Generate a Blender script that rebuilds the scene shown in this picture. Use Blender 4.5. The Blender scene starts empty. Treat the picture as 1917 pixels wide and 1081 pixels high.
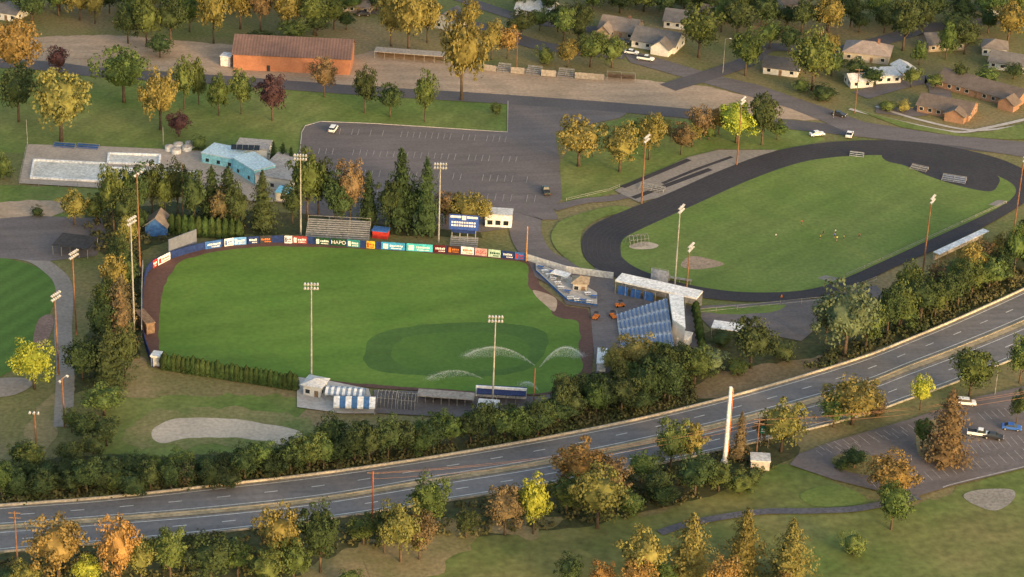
import bpy, bmesh, math, random
from mathutils import Vector, Matrix
from mathutils import noise as MN
random.seed(7)
R_=math.radians
C=bpy.context.scene.collection
scene=bpy.context.scene
# ------------------------------------------------------------ camera
F_=4480.0; P_=R_(26); ROLL=.04; CZ=311.0
fw=Vector((0,math.cos(P_),-math.sin(P_))); r0=Vector((1,0,0)); u0=Vector((0,math.sin(P_),math.cos(P_)))
rr=r0*math.cos(ROLL)+u0*math.sin(ROLL); uu=u0*math.cos(ROLL)-r0*math.sin(ROLL)
CP=Vector((0,0,CZ))
def G(px,py,z=0.0):
    d=fw+rr*((px-958.5)/F_)+uu*((540.5-py)/F_)
    return CP+d*((z-CZ)/d.z)
def S(px,py):
    return F_/((G(px,py)-CP).dot(fw))
def HM(px,py,h): return h/(S(px,py)*math.cos(P_))
cd=bpy.data.cameras.new('camera'); cam=bpy.data.objects.new('camera',cd); C.objects.link(cam)
cd.sensor_width=36; cd.lens=F_/1917*36; cd.clip_end=9000; cd.clip_start=1
m=Matrix.Identity(4)
for i in range(3):
    m[i][0]=rr[i]; m[i][1]=uu[i]; m[i][2]=-fw[i]; m[i][3]=CP[i]
cam.matrix_world=m; scene.camera=cam
# ------------------------------------------------------------ light
SUN_EL=R_(9); SUN_AZ=R_(140)   # direction the light comes from, clockwise from +Y
w=bpy.data.worlds.new('World'); scene.world=w; w.use_nodes=True
nt=w.node_tree; bg=nt.nodes['Background']; sk=nt.nodes.new('ShaderNodeTexSky'); sk.sky_type='NISHITA'
sk.sun_disc=False; sk.sun_elevation=SUN_EL; sk.sun_rotation=SUN_AZ; sk.air_density=1.0; sk.dust_density=4.0; sk.ozone_density=.3
nt.links.new(sk.outputs[0],bg.inputs[0]); bg.inputs[1].default_value=.5
sl=bpy.data.lights.new('sun','SUN'); sl.energy=2.2; sl.angle=R_(2.5); sl.color=(1,.66,.38)
so=bpy.data.objects.new('sun',sl); C.objects.link(so)
sd=Vector((math.sin(SUN_AZ)*math.cos(SUN_EL),math.cos(SUN_AZ)*math.cos(SUN_EL),math.sin(SUN_EL)))
so.rotation_euler=sd.to_track_quat('Z','Y').to_euler(); so.location=(0,600,200)
scene.view_settings.view_transform='Standard'; scene.view_settings.look='None'; scene.view_settings.exposure=0
# ------------------------------------------------------------ materials
MC={}
def mat(name,c,c2=None,ls=.05,fs=1.3,famt=.35,rough=.9,metal=0,spec=.2,lines=None,streak=None):
    if name in MC: return MC[name]
    mt=bpy.data.materials.new(name); mt.use_nodes=True; N=mt.node_tree.nodes; L=mt.node_tree.links
    b=N['Principled BSDF']; b.inputs['Roughness'].default_value=rough; b.inputs['Metallic'].default_value=metal
    b.inputs['Specular IOR Level'].default_value=spec
    geo=N.new('ShaderNodeNewGeometry'); pos=geo.outputs['Position']
    if c2 is None: c2=tuple(v*.8 for v in c)
    n1=N.new('ShaderNodeTexNoise'); n1.inputs['Scale'].default_value=ls; n1.inputs['Detail'].default_value=6; n1.inputs['Roughness'].default_value=.6
    L.new(pos,n1.inputs['Vector'])
    mr=N.new('ShaderNodeMapRange'); mr.inputs[1].default_value=.36; mr.inputs[2].default_value=.64; L.new(n1.outputs[0],mr.inputs[0])
    mx=N.new('ShaderNodeMix'); mx.data_type='RGBA'; mx.inputs[6].default_value=(*c,1); mx.inputs[7].default_value=(*c2,1); L.new(mr.outputs[0],mx.inputs[0])
    n2=N.new('ShaderNodeTexNoise'); n2.inputs['Scale'].default_value=fs; n2.inputs['Detail'].default_value=4; L.new(pos,n2.inputs['Vector'])
    m2=N.new('ShaderNodeMapRange'); m2.inputs[1].default_value=.25; m2.inputs[2].default_value=.75; m2.inputs[3].default_value=1-famt; m2.inputs[4].default_value=1+famt; L.new(n2.outputs[0],m2.inputs[0])
    out=m2.outputs[0]
    if streak:
        mp=N.new('ShaderNodeMapping'); mp.vector_type='TEXTURE'; mp.inputs['Rotation'].default_value=(0,0,streak[0]); mp.inputs['Scale'].default_value=(streak[1],streak[2],1); L.new(pos,mp.inputs['Vector'])
        n3=N.new('ShaderNodeTexNoise'); n3.inputs['Scale'].default_value=1; n3.inputs['Detail'].default_value=3; L.new(mp.outputs[0],n3.inputs['Vector'])
        m3=N.new('ShaderNodeMapRange'); m3.inputs[1].default_value=.3; m3.inputs[2].default_value=.7; m3.inputs[3].default_value=1-streak[3]; m3.inputs[4].default_value=1+streak[3]; L.new(n3.outputs[0],m3.inputs[0])
        mm=N.new('ShaderNodeMath'); mm.operation='MULTIPLY'; L.new(out,mm.inputs[0]); L.new(m3.outputs[0],mm.inputs[1]); out=mm.outputs[0]
    if lines:
        mp=N.new('ShaderNodeMapping'); mp.inputs['Rotation'].default_value=(0,0,lines[0]); L.new(pos if len(lines)<4 else N.new('ShaderNodeTexCoord').outputs['Object'],mp.inputs['Vector'])
        wv=N.new('ShaderNodeTexWave'); wv.inputs['Scale'].default_value=.314/lines[1]; wv.inputs['Distortion'].default_value=.3; L.new(mp.outputs[0],wv.inputs['Vector'])
        m3=N.new('ShaderNodeMapRange'); m3.inputs[3].default_value=1-lines[2]; m3.inputs[4].default_value=1+lines[2]; L.new(wv.outputs['Fac'],m3.inputs[0])
        mm=N.new('ShaderNodeMath'); mm.operation='MULTIPLY'; L.new(out,mm.inputs[0]); L.new(m3.outputs[0],mm.inputs[1]); out=mm.outputs[0]
    hs=N.new('ShaderNodeVectorMath'); hs.operation='SCALE'; L.new(mx.outputs[2],hs.inputs[0]); L.new(out,hs.inputs['Scale'])
    L.new(hs.outputs[0],b.inputs['Base Color'])
    MC[name]=mt; return mt
def mat_obj(name,rough=.9,famt=.3,fs=.6,spec=.1):
    if name in MC: return MC[name]
    mt=bpy.data.materials.new(name); mt.use_nodes=True; N=mt.node_tree.nodes; L=mt.node_tree.links
    b=N['Principled BSDF']; b.inputs['Roughness'].default_value=rough; b.inputs['Specular IOR Level'].default_value=spec
    oi=N.new('ShaderNodeObjectInfo'); geo=N.new('ShaderNodeNewGeometry')
    n2=N.new('ShaderNodeTexNoise'); n2.inputs['Scale'].default_value=fs; n2.inputs['Detail'].default_value=5; L.new(geo.outputs['Position'],n2.inputs['Vector'])
    m2=N.new('ShaderNodeMapRange'); m2.inputs[1].default_value=.3; m2.inputs[2].default_value=.7; m2.inputs[3].default_value=1-famt; m2.inputs[4].default_value=1+famt; L.new(n2.outputs[0],m2.inputs[0])
    hs=N.new('ShaderNodeVectorMath'); hs.operation='SCALE'; L.new(oi.outputs['Color'],hs.inputs[0]); L.new(m2.outputs[0],hs.inputs['Scale'])
    L.new(hs.outputs[0],b.inputs['Base Color'])
    MC[name]=mt; return mt
white=mat('white_paint',(.76,.75,.73),(.66,.65,.63),.3); grey=mat('grey_concrete',(.34,.33,.31),(.26,.25,.24),.3); alu=mat('aluminium',(.42,.42,.42),(.34,.34,.34),.5,rough=.5,metal=.2)
lgrey=mat('pale_grey_roof',(.56,.56,.55),(.46,.46,.45),.3); steel=mat('galvanised_steel',(.34,.33,.3),None,.5,rough=.6,metal=.2); dark=mat('dark_metal',(.04,.04,.045),None,.5)
rust=mat('weathered_pole_wood',(.22,.11,.06),(.17,.085,.05),.5); wood=mat('weathered_wood',(.24,.16,.1),(.17,.11,.07),.6)
navy=mat('navy_paint',(.02,.04,.14),None,.5); blue=mat('blue_paint',(.05,.14,.38),None,.5); cyan=mat('cyan_paint',(.28,.60,.70),(.23,.52,.62),.3); red=mat('red_paint',(.45,.04,.03),None,.5)
glass=mat('dark_glass',(.02,.025,.03),None,1,rough=.15,spec=.6); maroon=mat('maroon_paint',(.11,.015,.02),None,.5); dgreen=mat('dark_green_paint',(.015,.06,.03),None,.5)
yellow=mat('yellow_paint',(.6,.42,.04),None,.5); orange=mat('orange_paint',(.6,.18,.04),None,.5); tan=mat('tan_roof',(.34,.27,.19),(.28,.22,.15),.4); black=mat('black_rubber',(.015,.015,.015),None,1)
# ------------------------------------------------------------ mesh helper
class MB:
    def __init__(s): s.v=[]; s.f=[]; s.m=[]
    def face(s,pts,mi=0):
        n=len(s.v); s.v+= [tuple(p) for p in pts]; s.f.append(tuple(range(n,n+len(pts)))); s.m.append(mi)
    def box(s,x0,y0,z0,x1,y1,z1,mi=0):
        n=len(s.v)
        s.v+=[(x0,y0,z0),(x1,y0,z0),(x1,y1,z0),(x0,y1,z0),(x0,y0,z1),(x1,y0,z1),(x1,y1,z1),(x0,y1,z1)]
        for q in ((0,3,2,1),(4,5,6,7),(0,1,5,4),(1,2,6,5),(2,3,7,6),(3,0,4,7)): s.f.append(tuple(n+i for i in q)); s.m.append(mi)
    def tube(s,p0,p1,ra,rb=None,n=8,mi=0):
        rb=ra if rb is None else rb; p0=Vector(p0); p1=Vector(p1); d=(p1-p0).normalized()
        a=d.orthogonal().normalized(); b=d.cross(a); k=len(s.v)
        for p,r in ((p0,ra),(p1,rb)):
            for i in range(n):
                t=2*math.pi*i/n; s.v.append(tuple(p+a*(r*math.cos(t))+b*(r*math.sin(t))))
        for i in range(n): j=(i+1)%n; s.f.append((k+i,k+j,k+n+j,k+n+i)); s.m.append(mi)
        s.f.append(tuple(k+n+i for i in range(n))); s.m.append(mi); s.f.append(tuple(k+n-1-i for i in range(n))); s.m.append(mi)
    def prism(s,prof,y0,y1,mi=0):
        n=len(prof); k=len(s.v); s.v+=[(x,y0,z) for x,z in prof]+[(x,y1,z) for x,z in prof]
        s.f.append(tuple(range(k,k+n))); s.f.append(tuple(k+2*n-1-i for i in range(n))); s.m+=[mi,mi]
        for i in range(n): j=(i+1)%n; s.f.append((k+j,k+i,k+n+i,k+n+j)); s.m.append(mi)
    def build(s,name,mats,parent=None,smooth=False):
        me=bpy.data.meshes.new(name); me.from_pydata(s.v,[],s.f); 
        for mm in (mats if isinstance(mats,(list,tuple)) else [mats]): me.materials.append(mm)
        me.polygons.foreach_set('material_index',s.m)
        if smooth: me.polygons.foreach_set('use_smooth',[True]*len(s.f))
        me.update(); o=bpy.data.objects.new(name,me); C.objects.link(o)
        if parent: o.parent=parent
        return o
def tag(o,label,cat,group=None,kind=None):
    o['label']=label
    if cat: o['category']=cat
    if group: o['group']=group
    if kind: o['kind']=kind
    return o
def empty(name,loc,rz=0,label=None,cat=None,group=None):
    o=bpy.data.objects.new(name,None); C.objects.link(o); o.location=loc; o.rotation_euler=(0,0,rz); o.empty_display_size=.5
    if label: tag(o,label,cat,group)
    return o
def copytree(o,parent=None):
    c=o.copy(); C.objects.link(c); c.parent=parent
    for ch in list(o.children): copytree(ch,c)
    return c
# ------------------------------------------------------------ ground
def cat(pts,closed=True,n=6):
    out=[]; L=len(pts)
    for i in range(L if closed else L-1):
        if closed: p=[pts[(i+k)%L] for k in (-1,0,1,2)]
        else: p=[pts[max(0,min(L-1,i+k))] for k in (-1,0,1,2)]
        for j in range(n):
            t=j/n; out.append(tuple(.5*((2*p[1][a])+(-p[0][a]+p[2][a])*t+(2*p[0][a]-5*p[1][a]+4*p[2][a]-p[3][a])*t*t+(-p[0][a]+3*p[1][a]-3*p[2][a]+p[3][a])*t**3) for a in range(len(pts[0]))))
    if not closed: out.append(tuple(pts[-1]))
    return out
def sheet(name,pts,z,m,smooth=True,wob=0,label=None):
    q=cat(pts) if smooth else pts
    if wob:
        q2=[]
        for i in range(len(q)):
            a=q[i]; b=q[(i+1)%len(q)]; n=max(1,int(math.hypot(b[0]-a[0],b[1]-a[1])/9))
            for j in range(n): q2.append((a[0]+(b[0]-a[0])*j/n,a[1]+(b[1]-a[1])*j/n))
        q=q2
    bm=bmesh.new(); vs=[]
    for i,(x,y) in enumerate(q):
        p=G(x,y,0)
        if wob: p+=Vector((MN.noise(p*.21),MN.noise(p*.23+Vector((9,3,1))),0))*wob*1.6
        vs.append(bm.verts.new((p.x,p.y,z)))
    f=bm.faces.new(vs); f.normal_update()
    if f.normal.z<0: f.normal_flip()
    bmesh.ops.triangulate(bm,faces=[f],ngon_method='EAR_CLIP')
    me=bpy.data.meshes.new(name); bm.to_mesh(me); bm.free(); me.materials.append(m)
    o=bpy.data.objects.new(name,me); C.objects.link(o); tag(o,label or name.replace('_',' '),None,kind='structure'); return o
def strip(mb,L,Rr,z,mi=0):
    for i in range(len(L)-1):
        mb.face([(L[i].x,L[i].y,z),(Rr[i].x,Rr[i].y,z),(Rr[i+1].x,Rr[i+1].y,z),(L[i+1].x,L[i+1].y,z)],mi)
def offs(P,d):
    out=[]
    for i in range(len(P)):
        a=P[max(0,i-1)]; b=P[min(len(P)-1,i+1)]; t=(b-a); t.z=0; t.normalize(); out.append(P[i]+Vector((-t.y,t.x,0))*d)
    return out
def road(name,pts,wd,z,m,label=None):
    P=[G(*q) for q in cat(pts,False,8)]
    mb=MB(); strip(mb,offs(P,-wd/2),offs(P,wd/2),z); o=mb.build(name,m); tag(o,label or name,None,kind='structure'); return P
def struct(mb,name,m,label=None):
    o=mb.build(name,m); tag(o,label or name.replace('_',' '),None,kind='structure'); return o
g_base=mat('rough_grass',(.12,.135,.042),(.22,.17,.085),.022,.9,.35)
g_lawn=mat('lawn_grass',(.105,.16,.032),(.165,.185,.055),.03,.7,.25,streak=(1.1,12,5,.15))
g_golf=mat('golf_grass',(.10,.145,.034),(.19,.17,.065),.02,.5,.3,streak=(.4,20,6,.15))
g_field=mat('ball_field_grass',(.082,.165,.024),(.112,.19,.032),.035,.7,.16,streak=(.35,38,7,.13))
g_dark=mat('dark_infield_grass',(.055,.115,.024),(.066,.128,.028),.06,.9,.15,streak=(.35,20,5,.1))
g_track=mat('track_infield_grass',(.115,.175,.036),(.15,.195,.05),.04,.8,.2,streak=(.8,30,6,.12))
g_strip=mat('striped_grass',(.07,.14,.026),(.085,.155,.03),.04,.8,.15,lines=(.5,6,.1))
dirt=mat('pale_dirt',(.42,.31,.22),(.30,.225,.155),.03,.8,.22,streak=(.1,30,4,.14)); dirt2=mat('worn_dirt_grass',(.30,.225,.125),(.16,.15,.06),.05,.9,.3)
wt=mat('warning_track_cinder',(.125,.07,.055),(.105,.058,.048),.1,1,.2); sand=mat('bunker_sand',(.52,.43,.33),(.43,.36,.28),.1,1,.2)
asph=mat('old_asphalt',(.155,.135,.133),(.125,.11,.108),.04,1.1,.16,streak=(.2,25,3,.12)); asph_d=mat('dark_asphalt',(.092,.084,.088),(.112,.103,.105),.04,1.1,.15); hwy=mat('highway_asphalt',(.15,.143,.143),(.185,.176,.174),.03,.9,.14,streak=(.16,60,2,.12))
trk=mat('black_track',(.04,.037,.042),(.052,.048,.052),.05,1,.2); conc=mat('concrete',(.48,.44,.40),(.39,.36,.33),.08,1,.2); path=mat('path_gravel',(.27,.24,.21),(.22,.195,.17),.08,1,.2)
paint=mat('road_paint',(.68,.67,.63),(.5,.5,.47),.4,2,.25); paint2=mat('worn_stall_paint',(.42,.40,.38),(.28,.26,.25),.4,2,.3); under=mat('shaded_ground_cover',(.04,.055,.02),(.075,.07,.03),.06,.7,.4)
mb=MB(); K=4500
mb.face([(-K,-1500,0),(K,-1500,0),(K,7500,0),(-K,7500,0)]); struct(mb,'ground',g_base)
Z=[.02]
def nz(): Z[0]+=.005; return Z[0]
sheet('lawn',[(-60,120),(100,130),(300,148),(560,165),(950,192),(950,248),(700,232),(600,228),(566,240),(560,300),(360,290),(-60,285)],nz(),g_lawn,False,1,'lawn above the pool')
sheet('lawn',[(1050,300),(1150,225),(1350,228),(1480,235),(1540,262),(1450,282),(1340,280),(1240,325),(1150,360),(1052,375)],nz(),g_lawn,True,1,'lawn between parking lot and track')
sheet('lawn',[(-60,345),(40,348),(200,352),(200,400),(-60,420)],nz(),g_lawn,False,1,'lawn left of the pool')
sheet('lawn',[(1000,1120),(1050,1010),(1240,960),(1460,870),(1560,905),(1700,945),(1917,870),(2060,880),(2060,1200),(1000,1200)],nz(),g_golf,True,2,'golf course lawn at bottom right')
sheet('lawn',[(200,770),(250,745),(560,745),(560,800),(700,830),(560,880),(200,860)],nz(),g_lawn,True,2,'lawn below the hedge')
sheet('lawn',[(620,1120),(640,1040),(850,970),(1040,960),(1200,960),(1060,1100)],nz(),g_golf,True,2,'lawn beside highway')
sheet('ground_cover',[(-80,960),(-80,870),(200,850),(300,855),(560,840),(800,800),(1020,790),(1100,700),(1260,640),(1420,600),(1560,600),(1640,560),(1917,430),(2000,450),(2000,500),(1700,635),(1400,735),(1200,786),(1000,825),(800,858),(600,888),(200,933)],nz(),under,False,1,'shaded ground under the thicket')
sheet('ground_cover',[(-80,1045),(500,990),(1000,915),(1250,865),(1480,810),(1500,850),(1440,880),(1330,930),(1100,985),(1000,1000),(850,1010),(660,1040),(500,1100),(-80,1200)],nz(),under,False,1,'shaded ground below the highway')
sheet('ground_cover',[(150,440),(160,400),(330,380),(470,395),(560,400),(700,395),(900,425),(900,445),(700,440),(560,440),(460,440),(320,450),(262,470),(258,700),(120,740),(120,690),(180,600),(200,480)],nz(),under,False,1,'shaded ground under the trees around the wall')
sheet('dirt',[(1300,745),(1330,705),(1480,676),(1610,664),(1500,705),(1400,737)],nz(),mat('dry_slope',(.24,.17,.10),(.15,.12,.06),.06,.9,.35),True,1,'dry slope beside the highway')
sheet('dirt',[(560,1075),(660,1030),(820,975),(900,975),(850,1050),(700,1120)],nz(),dirt2,True,2,'dry patch under trees')
sheet('dirt',[(900,990),(960,972),(1060,965),(1040,990),(980,1005)],nz(),dirt2,True,2,'dry patch beside the lime tree')
sheet('dirt',[(-60,45),(60,70),(200,66),(440,85),(560,130),(700,95),(830,115),(1200,150),(1340,165),(1575,228),(1450,224),(1250,205),(1100,190),(900,175),(560,155),(300,133),(60,122),(-60,110)],nz(),dirt,False,1,'dirt yard around brick building')
sheet('dirt',[(-60,395),(60,375),(180,385),(110,400),(60,412),(-60,425)],nz(),dirt,True,1,'dirt track on the left')
sheet('dirt',[(-30,870),(30,835),(60,780),(100,735),(130,700),(140,720),(110,780),(100,830),(60,870)],nz(),dirt2,True,1,'worn path on the left')
sheet('dirt',[(232,740),(240,690),(262,670),(290,700),(330,725),(290,745)],nz(),dirt2,True,1,'worn dirt by hedge')
sheet('dirt',[(230,835),(290,770),(420,765),(560,780),(600,800),(590,850),(420,835)],nz(),mat('dry_lawn',(.24,.2,.09),(.13,.16,.045),.06,.9,.3),True,2,'dry lawn around bunker')
sheet('bunker',[(282,812),(300,795),(330,785),(380,783),(450,787),(520,797),(560,810),(562,832),(540,838),(500,826),(420,820),(350,822),(300,831)],nz(),sand,True,.5,'long pale sand patch')
sheet('bunker',[(1805,926),(1840,917),(1895,918),(1896,938),(1862,957),(1815,941)],nz(),mat('grey_sand',(.3,.275,.235),(.23,.21,.18),.1),True,0,'grey sand bunker')
sheet('putting_green',[(1500,925),(1560,908),(1610,925),(1618,942),(1560,950),(1515,945)],nz(),g_track,True)
sheet('ball_field',[(-60,488),(40,492),(90,515),(105,545),(95,585),(70,640),(30,690),(-60,705)],nz(),g_strip,True,0,'striped field at left')
sheet('infield_dirt',[(62,640),(72,600),(95,590),(100,610),(85,645),(70,655)],nz(),mat('skinned_dirt',(.24,.16,.13),None,.1),True)
road('path',[(-40,476),(50,482),(95,505),(120,540),(118,620),(122,700),(118,800)],5,nz(),path,'path beside the striped field')
sheet('infield_dirt',[(-40,742),(-40,715),(40,708),(60,722),(20,742)],nz(),path,True)
sheet('plaza',[(-60,415),(60,405),(190,410),(200,440),(180,480),(90,490),(-60,480)],nz(),asph,False,0,'paved area left of stadium')
sheet('parking_lot',[(566,250),(570,238),(600,229),(700,233),(950,249),(952,188),(1090,195),(1180,208),(1160,222),(1110,232),(1038,248),(1047,300),(1052,372),(1030,400),(975,425),(900,436),(700,420),(560,400),(556,300)],nz(),asph,False,0)
road('road',[(-60,118),(80,124),(200,138),(400,150),(560,162),(700,172),(900,184),(1100,198),(1250,210),(1400,226),(1600,247),(1917,284),(2100,300)],9,nz(),asph_d,'road across the top')
sheet('road',[(1160,90),(1240,112),(1340,142),(1420,160),(1560,208),(1620,230),(1760,252),(2000,275),(2000,310),(1800,275),(1600,256),(1540,228),(1480,204),(1330,160),(1180,118)],nz(),asph,False,0,'street by the houses')
road('road',[(600,5),(760,28),(900,52),(1020,88),(1170,104)],9,nz(),asph_d,'street behind the trees')
road('road',[(840,-10),(960,30),(1060,50),(1160,60)],7,nz(),asph_d,'upper left street')
road('road',[(1610,180),(1680,160),(1740,150),(1760,180),(1720,210),(1640,205)],8,nz(),asph,'lane by white garages')
road('road',[(1250,165),(1390,120),(1440,90),(1560,95),(1640,80),(1760,50),(1980,30)],8,nz(),asph_d,'street among houses')
road('pavement',[(1590,205),(1700,232),(1790,248),(1850,240),(1960,215)],1.8,nz(),conc,'pale pavement at right')
road('pavement',[(1640,200),(1720,225),(1830,245),(1960,228)],1.5,nz(),conc,'second pale pavement')
sheet('lawn',[(1600,206),(1720,236),(1800,252),(1860,246),(1960,222),(1960,262),(1880,262),(1790,256),(1690,240)],nz(),g_lawn,False,0,'verge lawn at right')
ZUP=Z[0]
road('road',[(1040,400),(990,405),(985,440),(1010,480),(1070,505),(1140,525)],10,nz(),asph,'service road to stadium')
road('path',[(1035,392),(1090,378),(1150,372),(1200,360)],4,nz(),asph,'path by the track')
sheet('plaza',[(1290,575),(1400,570),(1540,560),(1640,535),(1660,560),(1560,590),(1500,640),(1400,620),(1330,615)],nz(),asph,False,0,'asphalt below the track')
sheet('lawn',[(1310,582),(1400,575),(1470,572),(1440,585),(1350,590)],nz(),g_track,True,1,'grass strip below the track')
sheet('lawn',[(1033,452),(1036,430),(1060,410),(1130,390),(1170,388),(1182,396),(1130,408),(1095,428),(1087,450),(1092,482),(1115,508),(1085,502),(1050,477)],nz(),g_lawn,True,0,'lawn wedge beside track')
sheet('runway',[(1150,358),(1290,295),(1345,282),(1455,282),(1405,305),(1330,328),(1240,370),(1195,380)],nz(),path,False,0,'grey jump pit apron')
zz=nz()
for a,b in (((1165,352),(1290,300)),((1185,372),(1330,318))):
    road('runway',[a,((a[0]+b[0])/2,(a[1]+b[1])/2),b],2.2,zz,trk,'black jump runway')
road('runway',[(1240,345),(1300,320),(1370,295)],1.5,zz,trk,'middle black runway')
pairs=[((1162,472),(1090,468)),((1166,450),(1096,436)),((1195,433),(1135,410)),((1300,385),(1245,366)),((1400,340),(1345,322)),((1490,308),(1445,286)),((1560,296),(1540,269)),((1640,292),(1645,264)),((1720,296),(1740,270)),((1810,312),(1830,287)),((1870,332),(1895,308)),((1900,352),(1938,335)),((1893,374),(1935,365)),((1850,400),(1885,402)),((1750,446),(1790,452)),((1650,492),(1690,495)),((1570,527),(1610,532)),((1510,544),(1530,558)),((1440,549),(1440,566)),((1360,546),(1350,563)),((1270,530),(1250,548)),((1200,507),(1155,522)),((1168,487),(1105,495))]
inn=[G(*q) for q in cat([a for a,b in pairs])]; out=[G(*q) for q in cat([b for a,b in pairs])]
inn.append(inn[0]); out.append(out[0])
mb=MB(); strip(mb,inn,out,nz()); struct(mb,'running_track',trk,'black running track oval')
mb=MB(); zl=nz(); LN=mat('faint_lane_paint',(.07,.067,.07),(.05,.048,.05),.4,2,.3)
for k in range(0,9):
    t=k/8*.94+.03; A=[a.lerp(b,t-.006) for a,b in zip(inn,out)]; B=[a.lerp(b,t+.006) for a,b in zip(inn,out)]; strip(mb,A,B,zl)
struct(mb,'lane_marking',LN,'lane lines of the track')
sheet('field',[a for a,b in pairs],nz(),g_track,True,0,'grass field inside the track')
sheet('jump_area',[(1655,290),(1720,292),(1810,308),(1866,330),(1868,348),(1850,360),(1790,348),(1735,330),(1695,312),(1660,303)],nz(),trk,True,0,'black jump area')
sheet('infield_dirt',[(1275,500),(1283,486),(1300,481),(1330,487),(1355,496),(1330,503),(1300,506)],nz(),mat('mound_dirt',(.36,.26,.18),None,.1),True,0,'practice infield dirt')
sheet('home_dirt',[(1178,462),(1205,454),(1232,460),(1222,467),(1190,468)],nz(),sand,True,0,'pale dirt by practice backstop')
for q in ([(1530,522),(1545,517),(1570,522),(1555,530)],[(1850,385),(1868,376),(1885,378),(1870,388)]): sheet('jump_pad',q,nz(),path,False)
ZTR=Z[0]
zz=nz()
sheet('warning_track',[(290,690),(268,640),(268,560),(272,520),(286,500),(330,478),(400,460),(520,450),(700,462),(850,472),(990,490),(1005,515),(1010,535),(1060,575),(1100,580),(1112,620),(1108,700),(1050,742),(900,740),(700,728),(560,712),(420,702)],zz,wt,False,0,'warning track of the ball field')
sheet('ball_field',[(316,520),(335,495),(375,479),(440,468),(520,463),(700,469),(850,480),(960,490),(987,498),(989,520),(991,540),(1012,553),(1030,560),(1033,588),(1052,598),(1080,603),(1086,625),(1083,655),(1090,690),(1060,722),(1010,738),(900,735),(700,722),(600,712),(540,705),(420,694),(315,668),(299,645),(298,600),(303,560)],nz(),g_field,True,.4,'stadium ball field grass')
sheet('infield_dirt',[(1000,545),(1040,560),(1038,585),(1020,572),(1003,556)],nz(),dirt,True,0,'tan bullpen dirt')
sheet('infield_grass',[(681,662),(690,640),(722,622),(800,609),(900,606),(980,611),(1020,624),(1023,652),(1005,682),(960,702),(860,708),(760,703),(700,695),(683,680)],nz(),g_dark,True,.5,'dark infield grass')
sheet('infield_grass',[(735,655),(760,634),(830,624),(920,624),(985,640),(990,668),(960,690),(860,697),(780,693),(738,678)],nz(),mat('mid_infield_grass',(.066,.136,.024),(.078,.15,.028),.06,.9,.14),True,.5,'lighter infield grass')
sheet('concourse',[(1105,578),(1140,545),(1300,575),(1320,650),(1285,662),(1165,655),(1140,700),(1115,700),(1110,640)],nz(),asph,False,0,'concourse by the grandstand')
sheet('concourse',[(988,488),(1148,520),(1155,580),(1105,578),(1060,572),(1045,545),(1002,520)],nz(),asph,False,0,'concourse behind the deck')
sheet('concrete_pad',[(556,708),(612,714),(690,730),(705,776),(640,776),(556,764)],nz(),conc,False,0,'concrete pad by striped tent')
sheet('concrete_pad',[(700,732),(890,738),(1010,745),(1050,735),(990,790),(880,785),(700,775)],nz(),asph,False,0,'paved strip behind the dugouts')
sheet('pool_deck',[(52,272),(200,276),(370,284),(548,300),(546,382),(470,378),(330,362),(36,345)],nz(),mat('pool_deck_concrete',(.42,.35,.285),(.35,.29,.24),.1,1,.2),False,0)
mb=MB(); zz=nz()
for (xa,ya,xb,yb,n,dy,dx) in ((612,252,945,268,30,11,3),(596,290,965,306,30,11,3),(585,328,985,344,30,12,3),(600,368,1000,380,28,13,3)):
    for i in range(n):
        t=i/(n-1); x=xa+(xb-xa)*t; y=ya+(yb-ya)*t; a=G(x,y); b=G(x+dx,y-dy)
        if random.random()<.12: continue
        mb.face([(a.x-.07,a.y,zz),(a.x+.07,a.y,zz),(b.x+.07,b.y,zz),(b.x-.07,b.y,zz)])
struct(mb,'parking_marking',paint2,'stall lines of upper parking lot')
sheet('parking_lot',[(1478,872),(1495,852),(1560,828),(1700,788),(1830,745),(1960,715),(1960,868),(1780,912),(1715,932),(1660,925),(1560,900)],nz(),asph,False,0,'lower right parking lot')
sheet('island',[(1555,868),(1570,853),(1610,852),(1650,862),(1668,880),(1640,892),(1590,886)],nz(),g_base,True)
sheet('island',[(1715,810),(1735,790),(1790,785),(1800,810),(1785,862),(1725,860)],nz(),dirt2,True)
mb=MB(); zz=nz()
for (xa,ya,xb,yb,n,dx,dy) in ((1530,835,1700,797,12,14,10),(1540,855,1700,818,10,-12,-9),(1830,775,1917,760,8,14,14),(1815,835,1930,812,10,14,16),(1730,905,1930,858,14,-16,-16),(1640,915,1720,905,6,-12,-14)):
    for i in range(n):
        t=i/(n-1); x=xa+(xb-xa)*t; y=ya+(yb-ya)*t; a=G(x,y); b=G(x+dx,y+dy); d=(b-a).normalized(); s=Vector((-d.y,d.x,0))*.07
        mb.face([(a.x-s.x,a.y-s.y,zz),(b.x-s.x,b.y-s.y,zz),(b.x+s.x,b.y+s.y,zz),(a.x+s.x,a.y+s.y,zz)])
struct(mb,'parking_marking',paint2,'stall lines of lower parking lot')
ZLO=Z[0]
road('kerb_line',[(1765,915),(1790,907),(1917,876),(1960,866)],.4,nz(),paint2,'pale kerb by lower lot')
road('path',[(1235,1000),(1300,980),(1420,961),(1520,959),(1600,955),(1670,942),(1720,933)],2.6,nz(),mat('path_asphalt',(.11,.11,.13),None,.1),'golf cart path')
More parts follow.
